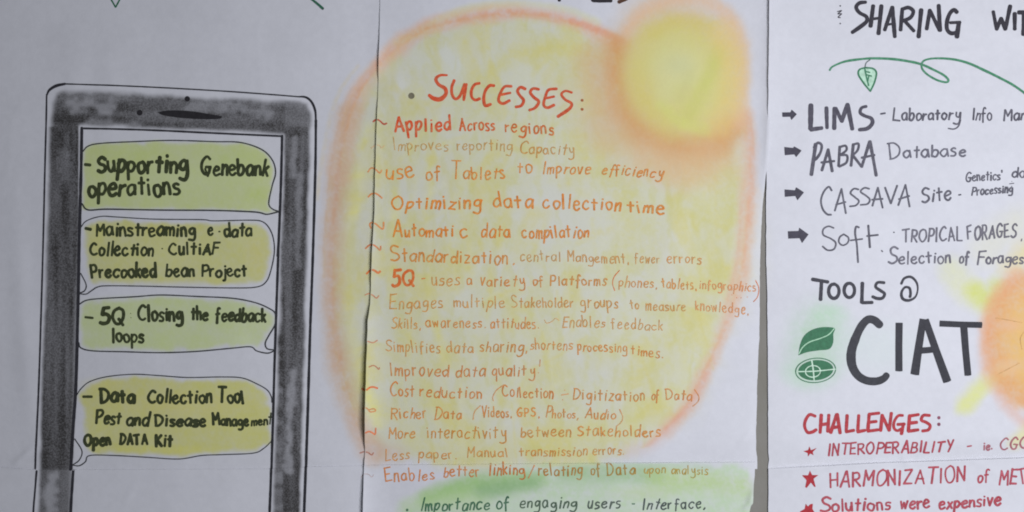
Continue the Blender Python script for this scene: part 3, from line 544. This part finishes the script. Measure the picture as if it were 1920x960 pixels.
def pen(c, which): return tuple(v*k for v, k in zip(c, (.97, .855, .60))) if which == 'mid' and c[0] > 120 else c
def row(rgb, ws, alpha=.9, extra=(), name='handwritten_word', which='mid', press=.22, label=None):
    for q in ws:
        q = list(q); kw = dict(q.pop()) if isinstance(q[-1], dict) else {}
        t = Ink(which, pen(kw.pop('rgb', rgb), which), alpha, press); q[6] *= .98 if which == 'mid' else 1.22; word(t, *q, **kw); t.build(name, label=label)
    for pts, wd in extra:
        t = Ink(which, rgb, alpha, press); t.stroke(pts, wd); t.build('punctuation_mark')
OR1 = (204, 132, 56); FNT = (186, 152, 98); BR = (194, 132, 78)
row((202, 76, 42), [('Applied', 738, 245, 846, 245, 15.5, 4.4, dict(cap=29)), ('Across', 861, 244.5, 929, 245, 13, 3.2, dict(cap=20, rgb=(198, 92, 46))), ('regions', 946, 245, 1039, 252, 13.5, 3.1, dict(rgb=(194, 104, 52)))], .96)
row((180, 150, 106), [('Improves', 737, 281, 841, 282, 12.5, 2.1, dict(cap=22)), ('reporting', 856, 281, 961, 282, 12, 2.3), ('Capacity', 974, 287, 1078, 290, 11.5, 2.4, dict(cap=21, rgb=(186, 140, 82)))], .82)
row((204, 134, 62), [('use', 723, 333, 777, 334, 19, 3.4), ('of', 797, 336, 827, 334, 15, 2.9), ('Tablets', 844, 334, 948, 335, 15, 2.9, dict(cap=31)), ('to', 969, 324, 999, 325, 14, 2.9), ('Improve', 1016, 325, 1107, 326, 12, 2.8, dict(cap=25, slant=.12)), ('efficiency', 1128, 327, 1243, 332, 11.5, 2.8, dict(slant=.25))], .9)
row((206, 130, 46), [('Optimizing', 733, 391, 903, 391, 14.5, 3.8, dict(cap=27)), ('data', 925, 389, 1000, 390, 15, 3.8), ('collection', 1018, 391, 1165, 394, 15, 3.8, dict(slant=.03)), ('time', 1175, 396, 1247, 400, 14, 3.7)], .92)
row((204, 128, 48), [('Automati', 735, 443, 851, 444, 14, 3.5, dict(cap=29)), ('c', 863, 446, 879, 447, 20, 3.6), ('data', 901, 444, 958, 445, 14.5, 3.4), ('compilation', 978, 446, 1105, 445, 13.5, 3.3)], .92)
row((196, 132, 66), [('Standardization', 731, 489, 953, 495, 14.5, 3.2, dict(cap=31)), (',', 961, 495, 966, 495, 10, 2.4), ('central', 975, 490, 1052, 490, 12, 2.0, dict(rgb=(184, 148, 104))), ('Mangement,', 1064, 491, 1181, 494, 11.5, 2.3, dict(cap=19, rgb=(188, 146, 100))), ('fewer', 1190, 493, 1237, 493, 11, 2.1, dict(rgb=(190, 150, 106))), ('errors', 1250, 492.5, 1316, 494, 12, 2.3, dict(rgb=(196, 146, 98)))], .88)
row((200, 92, 34), [('5Q', 732, 536, 778, 535, 16, 5.2, dict(cap=27)), ('-', 789, 529, 797, 528, 14, 2.4), ('uses', 809, 535, 862, 535, 14, 2.3, dict(rgb=(190, 142, 92))), ('a', 874, 534, 885, 534, 11.5, 2.5, dict(rgb=BR)), ('variety', 900, 536, 985, 536, 12.5, 2.5, dict(rgb=BR)), ('of', 998, 535, 1019, 535, 11.5, 2.4, dict(rgb=BR)),
    ('Platforms', 1031, 535, 1138, 536, 11.5, 2.7, dict(cap=19, rgb=(190, 136, 78))), ('phones,', 1160, 537, 1234, 540, 11, 2.2, dict(rgb=(196, 144, 96))), ('tablets,', 1241, 539, 1308, 544, 10.5, 2.2, dict(rgb=(200, 146, 92))), ('infographics', 1311, 541, 1419, 546, 10.5, 2.2, dict(rgb=(206, 146, 116)))], .9,
    extra=[([(1162, 507), (1152, 519), (1149, 532), (1153, 545)], 1.6), ([(1418, 526), (1424, 540), (1422, 556), (1414, 566)], 1.6), ([(1373, 553)], 1.8), ([(1382, 558.5)], 1.8), ([(1390, 558.5)], 1.8), ([(1402, 557)], 2)])
row((190, 146, 96), [('Engages', 730, 580, 831, 577, 12.5, 2.4, dict(cap=24, slant=.05)), ('multiple', 851, 577, 947, 577, 12.5, 2.2), ('Stakeholder', 959, 576.5, 1076, 576, 12, 2.4, dict(cap=21)), ('groups', 1088, 577, 1160, 577, 13, 2.5, dict(rgb=(188, 140, 80))), ('to', 1182, 580, 1199, 580, 11.5, 2.4), ('measure', 1211, 582, 1287, 583, 11, 2.2), ('knowledge,', 1304, 582, 1406, 589, 11, 2.2, dict(rgb=(206, 150, 120)))], .88)
row((192, 146, 92), [('Skills,', 733, 615, 790, 616, 11.5, 2.3, dict(cap=20)), ('awareness.', 798, 614, 912, 615, 11.5, 2.4, dict(rgb=(196, 132, 72))), ('attitudes.', 919, 615, 1012, 616, 12, 2.3, dict(rgb=(196, 136, 84))), ('Enables', 1054, 614, 1135, 613, 11.5, 2.2, dict(cap=19, slant=.05)), ('feedback', 1146, 615, 1243, 620, 11, 2.0, dict(slant=.05))], .86,
    extra=[([(1021, 600), (1025, 606), (1035, 603), (1042, 597), (1048, 601)], 1.8)])
row((190, 142, 94), [('Simplifies', 722, 659, 826, 662, 12.5, 2.3, dict(cap=22)), ('data', 837, 662, 888, 662, 12.5, 2.2), ('sharing,', 899, 659, 990, 661, 12.5, 2.5, dict(rgb=(186, 130, 66))), ('shortens', 994, 656, 1074, 656, 11, 2.2, dict(slant=.05, rgb=(196, 140, 84))), ('processing', 1083, 658, 1177, 661, 10.5, 2.3, dict(rgb=(198, 136, 72))), ('times.', 1183, 664, 1245, 672, 11, 2.4, dict(rgb=(196, 132, 70)))], .88)
row((188, 124, 78), [('Improved', 731, 705, 841, 706, 13.5, 2.6, dict(cap=24)), ('data', 854, 707, 910, 706, 13, 2.6), ('quality', 922, 705, 1004, 704, 12.5, 2.6)], .9, extra=[([(1013, 675), (1012, 687)], 2), ([(1009.5, 699)], 2)])
row((192, 124, 70), [('Cost', 730, 744, 776, 744, 13, 2.6, dict(cap=25)), ('reduction', 786, 744, 904, 747, 13, 2.6), ('Collection', 942, 744, 1038, 747, 12, 2.4, dict(cap=20)), ('Digitization', 1073, 750, 1210, 752, 12, 2.5, dict(cap=20, rgb=(192, 134, 72))), ('of', 1221, 751, 1236, 751, 11.5, 2.4), ('Data', 1248, 750, 1298, 751, 11.5, 2.5, dict(cap=20, rgb=(200, 134, 84)))], .9,
    extra=[([(945, 722), (931, 732), (924, 745), (925, 752)], 1.8), ([(1303, 731), (1311, 744), (1309, 754), (1300, 762)], 2.0), ([(1053, 741), (1066, 739)], 2.2), ([(1059, 732)], 2), ([(1055, 750)], 2)])
row((194, 130, 72), [('Richer', 732, 785, 800, 785, 12, 2.6, dict(cap=23)), ('Data', 813, 786, 866, 786, 12, 2.4, dict(cap=21)), ('Videos,', 903, 782, 961, 783, 11, 2.3, dict(cap=19)), ('GPS,', 969, 781, 1014, 783, 14, 2.8, dict(cap=16, rgb=(204, 130, 56))), ('Photos,', 1023, 783, 1086, 785, 10.5, 2.2, dict(cap=20, slant=.06)), ('Audio', 1096, 785, 1155, 787, 10.5, 2.4, dict(cap=19, slant=.08))], .88,
    extra=[([(901, 761), (890, 772), (887, 787)], 2), ([(1162, 768), (1168, 782), (1165, 792), (1156, 800)], 2)])
row((192, 134, 76), [('More', 728, 822, 778, 822, 12, 2.4, dict(cap=21)), ('interactivity', 800, 822, 950, 822, 13, 2.5, dict(rgb=(186, 132, 60))), ('between', 976, 820, 1071, 819, 12, 2.4, dict(rgb=(190, 140, 84))), ('Stakeholders', 1082, 818, 1240, 819, 12, 2.6, dict(cap=18, rgb=(200, 138, 74)))], .88)
row((192, 138, 78), [('Less', 722, 866, 767, 861, 12, 2.3, dict(cap=22, slant=.08)), ('paper.', 784, 861, 857, 861, 11, 2.3), ('Manual', 875, 858, 953, 857, 11, 2.2, dict(cap=18)), ('transmission', 974, 856, 1102, 855, 10.5, 2.3), ('errors.', 1111, 853, 1172, 853, 10.5, 2.2)], .86)
row((190, 120, 68), [('Enables', 722, 904, 815, 900, 13, 2.7, dict(cap=24)), ('better', 831, 894, 899, 893, 12, 2.5), ('linking', 916, 891, 985, 891, 12.5, 2.8, dict(rgb=(184, 108, 50))), ('relating', 1009, 892, 1093, 892, 12, 2.6, dict(rgb=(166, 118, 50))), ('of', 1107, 891, 1127, 891, 12, 2.5, dict(rgb=(160, 122, 54))), ('Data', 1137, 891, 1192, 891, 12, 2.6, dict(cap=20, rgb=(160, 128, 52))), ('upon', 1207, 888, 1249, 888, 9, 2.0, dict(rgb=(176, 158, 88))), ('analysis', 1259, 889, 1328, 890, 9.5, 2.0, dict(rgb=(172, 156, 82)))], .9,
    extra=[([(1002, 873), (991, 897)], 2.2)])
row((52, 92, 68), [('Importance', 788, 958, 918, 956, 13, 3.0, dict(cap=22, slant=.12)), ('of', 930, 956, 955, 955, 12.5, 2.9, dict(slant=.1)), ('engaging', 973, 953, 1082, 953, 12.5, 2.9, dict(slant=.08, rgb=(58, 78, 62))), ('users', 1101, 954, 1164, 954, 12.5, 2.9, dict(slant=.1, rgb=(64, 76, 70))), ('-', 1184, 950, 1191, 950, 12, 2.5), ('Interface,', 1204, 956, 1325, 954, 12, 2.8, dict(cap=23, slant=.12, rgb=(56, 66, 66)))], .95, press=.1, extra=[([(763, 957)], 5.5)])
tl = [((670, 200), [(140, 130), (165, 112), (200, 125), (235, 155), (262, 148)], 3.2, (160, 62, 44), .95), ((670, 200), [(120, 370), (160, 345), (200, 350), (215, 372), (240, 350)], 2, (190, 150, 110), .7),
      ((670, 200), [(92, 585), (120, 550), (160, 560), (200, 597), (218, 570)], 2.6, (190, 120, 70), .9), ((670, 200), [(95, 810), (120, 785), (155, 778), (190, 795), (220, 822)], 3.2, (192, 112, 60), .9),
      ((670, 380), [(118, 228), (108, 195), (125, 178), (165, 190), (205, 225), (232, 235), (235, 178)], 3.2, (196, 116, 62), .9), ((670, 380), [(70, 412), (105, 382), (145, 380), (180, 405), (205, 430), (210, 392)], 3.0, (186, 104, 62), .9),
      ((670, 380), [(80, 640), (115, 608), (150, 608), (185, 632), (205, 618)], 3.8, (194, 96, 46), .95), ((670, 380), [(65, 832), (100, 820), (140, 835), (170, 860), (192, 838)], 2.4, (180, 112, 82), .85),
      ((670, 560), [(92, 378), (115, 388), (145, 395), (180, 375)], 2.3, (176, 104, 76), .85), ((670, 560), [(110, 612), (145, 600), (175, 618), (192, 640), (198, 622)], 2.3, (160, 92, 68), .85),
      ((670, 560), [(40, 815), (70, 830), (95, 812), (120, 795), (150, 795), (180, 806)], 3.6, (200, 90, 48), .95), ((670, 760), [(45, 38), (75, 12), (100, 28), (120, 55), (165, 50), (150, 30), (110, 35)], 2.4, (186, 116, 70), .85),
      ((670, 760), [(75, 245), (105, 232), (135, 245), (160, 262), (166, 205)], 3.0, (196, 104, 66), .9), ((670, 760), [(20, 435), (65, 422), (100, 432), (125, 452), (142, 432)], 2.5, (156, 96, 80), .85),
      ((670, 760), [(30, 655), (60, 620), (100, 622), (130, 648), (145, 625)], 1.7, (162, 140, 138), .6)]
for (ox, oy), pts, wd, rgb, al in tl:
    P = resample(catmull(zt(ox, oy, 4.8, pts)), 1.5); e = P[:, 0]-ev(MIDL, P[:, 1])
    A, Bp = P[e > 1.2], P[e < -1.2]
    for which, Q in (('mid', A), ('left', Bp)):
        if len(Q) > 2: t = Ink(which, rgb, al, .15); t.stroke([tuple(q) for q in Q[::2]]+[tuple(Q[-1])], wd); t.build('tilde_mark')

# ------------------------------------------------------------------ right poster
GAP[0] = 0.34; WILD[0] = 1.1
INK = (45, 43, 53); S5 = 3.692
def Zf(oy): return lambda *p: zt(1400, oy, S5, p)
Z = Zf(0); t = Ink('right', INK, 1, 0.03)
t.stroke(Z((828, 12), (785, 18), (762, 48), (785, 85), (832, 112), (835, 145), (795, 180), (735, 222)), 7.4, prof=[.9, 1, 1, 1, 1, 1.1, 1.1, 1])
for a, b, wd in [((880, 38), (862, 178), 8), ((937, 38), (917, 230), 8), ((868, 130), (925, 122), 5.5), ((1012, 48), (960, 205), 7), ((1013, 48), (1030, 252), 7.5), ((980, 168), (1030, 160), 5), ((1082, 58), (1070, 205), 7),
                 ((1098, 142), (1162, 212), 7), ((1213, 66), (1195, 252), 8), ((1273, 68), (1251, 198), 7), ((1276, 75), (1340, 208), 7.5), ((1334, 35), (1343, 208), 7.5), ((1415, 155), (1482, 152), 6), ((1474, 155), (1460, 252), 8.5),
                 ]:
    t.stroke(Z(a, b), wd)
t.stroke(Z((1085, 60), (1125, 50), (1158, 75), (1140, 118), (1090, 142)), 7); t.stroke(Z((1460, 82), (1440, 66), (1412, 90), (1392, 145), (1392, 200), (1420, 228), (1465, 222)), 7.5)
t.build('heading', label='black capitals at the top reading SHARING')
t = Ink('right', INK, 1, 0.03)
for a, b, wd in [((1712, 78), (1735, 200), 7), ((1735, 200), (1766, 125), 7), ((1766, 125), (1795, 200), 7.5), ((1795, 200), (1829, 40), 7.5), ((1860, 92), (1860, 200), 7.5), ((1888, 84), (1985, 84), 8), ((1925, 84), (1920, 236), 8.5)]: t.stroke(Z(a, b), wd)
t.build('heading', label='black capitals WI at the upper right corner, running out of frame')
t = Ink('right', INK, 1, 0); t.stroke(Z((632, 78), (662, 70), (634, 94), (662, 92), (636, 116), (652, 120)), 1.9); t.stroke(Z((650, 38), (653, 38)), 2.6); t.stroke(Z((650, 160), (653, 161)), 2.6); t.build('ampersand_mark')
t = Ink('right', (52, 124, 88), .97, .1)
t.stroke(Z((578, 484), (600, 458), (680, 425), (770, 410), (870, 402), (1000, 406), (1110, 420), (1210, 442), (1300, 482), (1370, 520), (1400, 552), (1385, 568), (1320, 552), (1250, 510), (1217, 468), (1222, 428), (1260, 408), (1340, 402), (1450, 412), (1550, 440), (1650, 486), (1750, 535), (1860, 595), (1990, 690)), 4.4, prof=[.8, 1, 1, 1.1, 1, .9, .8, .9, 1, 1.1, 1, 1])
t.build('vine_line', label='looping green vine stroke under the top heading')
t = Ink('right', (170, 216, 188), .8, .1); t.poly(Z((830, 466), (780, 482), (782, 520), (820, 580), (860, 630), (890, 570), (902, 505), (880, 472)), True)
t.rgb = (44, 112, 78); t.a = 1; t.stroke(Z((826, 466), (785, 480), (778, 515), (815, 575), (860, 630)), 3.2); t.stroke(Z((860, 630), (888, 570), (902, 505), (880, 474), (826, 466)), 3.2)
t.stroke(Z((822, 478), (835, 540), (848, 590)), 3.2); t.stroke(Z((824, 492), (856, 500)), 2.4); t.stroke(Z((832, 515), (868, 525)), 2.4); t.stroke(Z((842, 560), (850, 520)), 2.6)
t.stroke(Z((858, 412), (832, 432), (822, 466)), 1.8, rgb=(60, 80, 78)); t.build('leaf_drawing', label='small green leaf hanging from the vine')
for oy, pts in ((0, [(245, 778), (310, 776), (312, 757), (349, 790), (310, 832), (306, 808), (247, 810)]), (240, [(262, 130), (326, 137), (330, 125), (383, 155), (345, 202), (336, 182), (266, 188)]),
                (240, [(266, 424), (342, 430), (345, 408), (401, 445), (355, 501), (345, 470), (268, 476)]), (240, [(289, 714), (363, 712), (368, 689), (433, 736), (387, 798), (379, 763), (292, 766)])):
    t = Ink('right', (62, 60, 74), 1, 0); t.poly(zt(1400, oy, S5, pts)); t.build('arrow_mark')
G1 = (70, 69, 82); G2 = (74, 74, 87)
t = Ink('right', (66, 64, 78), .98, .06)
t.stroke(Z((447, 728), (444, 890)), 9.5); t.stroke(Z((447, 896), (524, 885)), 7.5); t.stroke(Z((556, 745), (560, 884)), 7); t.stroke(Z((612, 748), (610, 888)), 7.5); t.stroke(Z((620, 748), (662, 838)), 7); t.stroke(Z((662, 838), (702, 722)), 7.5); t.stroke(Z((702, 722), (735, 892)), 8)
t.stroke(Z((832, 735), (800, 745), (790, 778), (820, 800), (866, 818), (874, 852), (840, 888), (785, 897)), 6.2, prof=[.9, .9, 1, 1, 1.1, 1.2, 1.3, 1.2]); t.build('heading', label='grey capitals reading LIMS beside the first arrow')
t = Ink('right', (76, 75, 90), 1, .03); t.stroke(Z((932, 787), (962, 782)), 3.2)
t.build('punctuation_mark')
row(G1, [('Laboratory', 1674, 225, 1803, 224, 12.5, 2.9, dict(cap=27, slant=.05)), ('Info', 1823, 224.5, 1862, 224.5, 13, 2.6, dict(cap=21, slant=.05)), ('Man', 1882, 225, 1925, 224, 12, 2.8, dict(cap=21, slant=.05))], .95, which='right', press=.1, extra=[(Z((1485, 830), (1470, 872), (1440, 892), (1400, 888)), 2.8)])
Z = Zf(240); t = Ink('right', G1, .97, .08)
for a, b, wd in [((480, 112), (450, 322), 6), ((568, 148), (524, 292), 4.6), ((568, 148), (596, 298), 4.8), ((520, 238), (610, 228), 3.6), ((648, 128), (640, 262), 4.6), ((742, 112), (726, 260), 4.6), ((738, 188), (800, 268), 4.6), ((800, 268), (856, 92), 4.8), ((858, 92), (900, 328), 5), ((800, 205), (888, 186), 4)]: t.stroke(Z(a, b), wd*1.15)
t.stroke(Z((468, 135), (495, 102), (522, 118), (515, 165), (488, 208), (460, 226)), 5); t.stroke(Z((650, 130), (688, 122), (694, 152), (652, 186)), 4.6); t.stroke(Z((652, 186), (698, 190), (694, 238), (645, 266)), 4.8); t.stroke(Z((745, 112), (778, 108), (772, 152), (736, 190)), 4.4)
t.build('heading', label='grey capitals reading PABRA')
row((88, 88, 102), [('Database', 1666, 299, 1813, 291, 13.5, 2.9, dict(cap=27))], .95, which='right', press=.1)
row(G2, [("Genetics'", 1811, 341, 1882, 336, 10.5, 2.4, dict(cap=18)), ('da', 1898, 333, 1925, 332, 11, 2.6)], .95, which='right', press=.1)
row(G2, [('Processing', 1822, 366, 1901, 360, 9.5, 2.4, dict(cap=16))], .95, which='right', press=.1, extra=[([(1894, 344.5), (1902, 343.5)], 1.8), ([(1898, 340)], 1.6), ([(1898, 349)], 1.8)])
t = Ink('right', G2, .95, .1)
t.stroke(Z((592, 432), (572, 406), (538, 440), (518, 500), (530, 560), (560, 596), (588, 600)), 3.5)
for a, b in [((660, 420), (614, 572)), ((660, 420), (690, 590)), ((622, 530), (688, 512)), ((912, 412), (874, 538)), ((912, 412), (945, 552)), ((872, 496), (945, 490)), ((962, 412), (1002, 522)), ((1002, 522), (1046, 398)), ((1104, 392), (1054, 534)), ((1104, 392), (1132, 544)), ((1058, 492), (1130, 470))]: t.stroke(Z(a, b), 3.5)
t.stroke(Z((778, 425), (745, 420), (722, 450), (752, 478), (780, 505), (760, 535), (718, 542)), 3.5); t.stroke(Z((852, 420), (818, 414), (792, 440), (830, 468), (856, 495), (840, 525), (792, 532)), 3.5)
t.build('heading', label='thin grey capitals reading CASSAVA'); row(G2, [('Site', 1728, 380, 1786, 374, 15, 2.9, dict(cap=24))], .95, which='right', press=.1)
t = Ink('right', G2, 1, .03); t.stroke(Z((1472, 463), (1486, 461)), 3)
t.build('punctuation_mark')
t = Ink('right', G1, .95, .1); t.stroke(Z((606, 692), (570, 680), (535, 700), (535, 740), (585, 765), (620, 795), (608, 838), (565, 846), (530, 820)), 3.2); t.stroke(Z((675, 735), (648, 755), (642, 790), (668, 812), (702, 795), (708, 760), (675, 735)), 3.2)
t.stroke(Z((780, 688), (760, 684), (754, 730), (765, 800), (770, 870), (774, 930)), 3.6); t.stroke(Z((722, 778), (804, 768)), 3); t.stroke(Z((845, 675), (856, 826)), 4); t.stroke(Z((836, 748), (912, 740)), 3.4)
t.build('heading', label='grey word Soft beside the lowest arrow')
for q in (((1021, 722), (1025, 722)), ((937, 848), (944, 856))): t = Ink('right', G1, 1, .03); t.stroke(Z(*q), 2.5); t.build('punctuation_mark')
row((90, 89, 102), [('TROPICAL', 1692, 454, 1806, 452, 17, 2.8, dict(cap=25)), ('FORAGES', 1814, 450, 1907, 443, 17, 2.8, dict(cap=24))], .95, which='right', press=.1, extra=[([(1917, 448), (1916, 452)], 2.2)])
row((90, 89, 102), [('Selection', 1665, 495, 1784, 493, 14, 2.8, dict(cap=29)), ('of', 1798, 493, 1818, 492, 12, 2.8), ('Forages', 1832, 495, 1921, 494, 12.5, 2.9, dict(cap=26))], .95, which='right', press=.1)
Z = Zf(480); t = Ink('right', (52, 52, 62), 1, .03)
t.stroke(Z((460, 162), (566, 180)), 7); t.stroke(Z((522, 180), (515, 302)), 7)
for cx, cy in ((607, 244), (714, 238)): t.stroke(Z(*[(cx+36*math.cos(a), cy-50*math.sin(a)) for a in np.linspace(1.4, 1.4+2*math.pi, 11)]), 6.2)
t.stroke(Z((804, 188), (800, 322)), 7); t.stroke(Z((804, 324), (872, 322)), 6); t.stroke(Z((955, 185), (910, 184), (896, 214), (930, 240), (958, 262), (942, 292), (905, 294), (875, 282)), 5.8)
t.build('heading', label='black capitals reading TOOLS')
t = Ink('right', (52, 52, 62), 1, .03)
t.stroke(Z((1074, 192), (1095, 155), (1140, 145), (1178, 180), (1188, 232), (1170, 285), (1125, 308), (1084, 296), (1075, 255), (1098, 218), (1130, 222), (1138, 258), (1134, 284)), 4.8, prof=[1, 1, 1, .9, .7, .7, .9, 1.1, 1.1, 1, 1, 1, 1])
t.build('heading', label='black at sign after the word TOOLS')
t = Ink('right', (48, 49, 57), 1, .03)
t.stroke(Z((925, 478), (885, 445), (840, 442), (795, 490), (755, 575), (728, 665), (732, 755), (770, 825), (830, 862), (900, 868), (950, 850), (972, 826)), 15, prof=[.95, 1, 1, 1, 1.1, 1.15, 1.15, 1.05, 1, 1, 1, .85], wj=.05)
for a, b, wd, pr in [((1059, 462), (1057, 798), 13.6, [1, 1]), ((1225, 436), (1166, 822), 14.5, [.9, 1.15]), ((1240, 440), (1392, 872), 14.5, [.9, 1.1]), ((1200, 656), (1318, 645), 12, [1, 1]), ((1338, 468), (1632, 478), 11.5, [1, 1]), ((1505, 480), (1535, 828), 13.6, [1, .95])]:
    a, b = Z(a, b); d = np.array(b)-np.array(a); n_ = np.array([-d[1], d[0]])/np.hypot(*d)
    e0, e1 = n_*wd*.5*pr[0], n_*wd*.5*pr[1]; m_ = (np.array(a)+np.array(b))/2+n_*0.4
    t.poly([tuple(a+e0), tuple(m_+(e0+e1)/2*.98), tuple(b+e1), tuple(np.array(b)+d*.008-e1*.2), tuple(b-e1), tuple(m_-(e0+e1)/2*.97), tuple(a-e0)])
t.build('heading', label='very large black capitals reading CIAT')
t = Ink('right', (48, 108, 76), .97, .08); t.poly(Z((362, 690), (372, 620), (400, 555), (455, 512), (530, 493), (612, 500), (603, 540), (602, 600), (575, 645), (500, 655), (420, 668)), True)
leaf = t.build('leaf_emblem', label='solid green leaf with a pale midrib left of the large capitals')
t = Ink('right', (168, 212, 182), 1, .05); t.k = 3; t.stroke(Z((366, 678), (392, 632), (440, 596), (510, 572), (570, 545), (608, 504)), 2.0); t.build('leaf_vein', leaf)
t = Ink('right', (48, 108, 76), .97, .08); ca, sa = math.cos(-.10), math.sin(-.10)
def EL(cx, cy, rx, ry, n_=24, a0=0): return Z(*[(cx+rx*math.cos(a)*ca-ry*math.sin(a)*sa, cy+rx*math.cos(a)*sa+ry*math.sin(a)*ca) for a in np.linspace(a0, a0+2*math.pi, n_+1)[:-1]])
t.poly(EL(482, 792, 122, 70), True); t.stroke(EL(481, 793, 138, 84)+EL(481, 793, 138, 84)[:1], 1.9); glob = t.build('globe_emblem', label='green oval emblem with pale cross lines under the green leaf')
t = Ink('right', (196, 224, 206), 1, .05); t.k = 3; t.stroke(Z((360, 802), (480, 798), (616, 784)), 2.0); t.stroke(Z((454, 724), (464, 790), (470, 864)), 2.6); t.stroke(EL(462, 800, 52, 40, 12)+EL(462, 800, 52, 40, 12)[:1], 1.8); t.build('cross_line', glob)
t = Ink('right', (190, 150, 96), .75, .2); t.stroke([(1868, 596), (1890, 600), (1917, 605)], 1.6); t.stroke([(1872, 702), (1895, 690), (1912, 681)], 1.6); t.stroke([(1921, 622), (1914, 635), (1917, 655)], 1.4); t.build('pencil_line', label='thin brown lines on the orange disc')
CR = (168, 42, 50); Z = Zf(700); t = Ink('right', CR, .98, .06)
t.stroke(Z((478, 298), (440, 288), (412, 325), (405, 370), (425, 410), (458, 408), (485, 392)), 5.8)
for a, b in [((520, 290), (512, 412)), ((572, 290), (565, 404)), ((514, 358), (568, 350)), ((625, 285), (585, 412)), ((630, 285), (650, 415)), ((600, 378), (645, 370)), ((698, 292), (692, 402)), ((692, 406), (745, 396)), ((778, 292), (772, 402)), ((772, 406), (822, 396)), ((850, 284), (842, 396)), ((850, 284), (918, 276)),
             ((848, 340), (900, 334)), ((842, 402), (912, 392)), ((940, 290), (930, 398)), ((942, 296), (990, 396)), ((990, 396), (1003, 276)), ((1048, 355), (1095, 352)), ((1088, 352), (1074, 420)), ((1130, 292), (1122, 400)), ((1130, 296), (1192, 286)), ((1126, 346), (1180, 340)), ((1122, 402), (1190, 392))]: t.stroke(Z(a, b), 6.3)
t.stroke(Z((1082, 292), (1050, 295), (1024, 335), (1022, 378), (1045, 398), (1075, 385)), 5.6); t.stroke(Z((1268, 292), (1225, 292), (1212, 325), (1245, 340), (1272, 362), (1260, 392), (1220, 400)), 5.6)
t.build('heading', label='bold red capitals reading CHALLENGES')
for yy in (308, 354): t = Ink('right', (132, 70, 92), 1, .03); t.stroke(Z((1331, yy), (1335, yy)), 6.5); t.build('punctuation_mark')
for pts in ([(438, 508), (450, 535), (490, 518), (462, 548), (470, 572), (446, 558), (430, 582), (428, 556), (396, 542), (430, 534)], [(441, 675), (456, 706), (500, 706), (466, 732), (481, 788), (472, 790), (448, 758), (418, 797), (408, 790), (418, 742), (390, 714), (388, 707), (428, 708)],
            [(412, 905), (428, 925), (442, 908), (462, 905), (458, 940), (478, 975), (500, 1010), (440, 990), (400, 1015), (395, 985), (370, 960), (404, 942)]):
    t = Ink('right', (166, 38, 48), .98, 0); t.poly(zt(1400, 700, S5, pts)); t.build('star_mark')
RT = (164, 54, 68)
row(RT, [('INTERO', 1553, 855, 1642, 851, 14, 2.9, dict(cap=22)), ('PERABILITY', 1644, 851, 1788, 848, 14, 2.9, dict(cap=21, slant=.04))], .95, which='right', press=.1, extra=[(Z((1534, 509), (1562, 504)), 2.8)])
row((160, 92, 104), [('ie.', 1845, 844, 1864, 843, 9.5, 2.6), ('CGC', 1876, 843, 1930, 842, 14, 2.8, dict(cap=21))], .95, which='right', press=.1)
row(RT, [('HARMONIZATION', 1556, 914, 1811, 904, 18, 3.0, dict(cap=28)), ('of', 1832, 905, 1856, 902, 14, 2.8), ('MET', 1873, 909, 1928, 907, 18, 3.1, dict(cap=26, rgb=(168, 60, 76)))], .95, which='right', press=.1)
row(RT, [('Solutions', 1537, 960, 1672, 956, 14.5, 3.4, dict(cap=28)), ('were', 1687, 955, 1745, 953, 13.5, 3.4), ('expensive', 1760, 955, 1878, 947, 13.5, 3.4)], .96, which='right', press=.1)
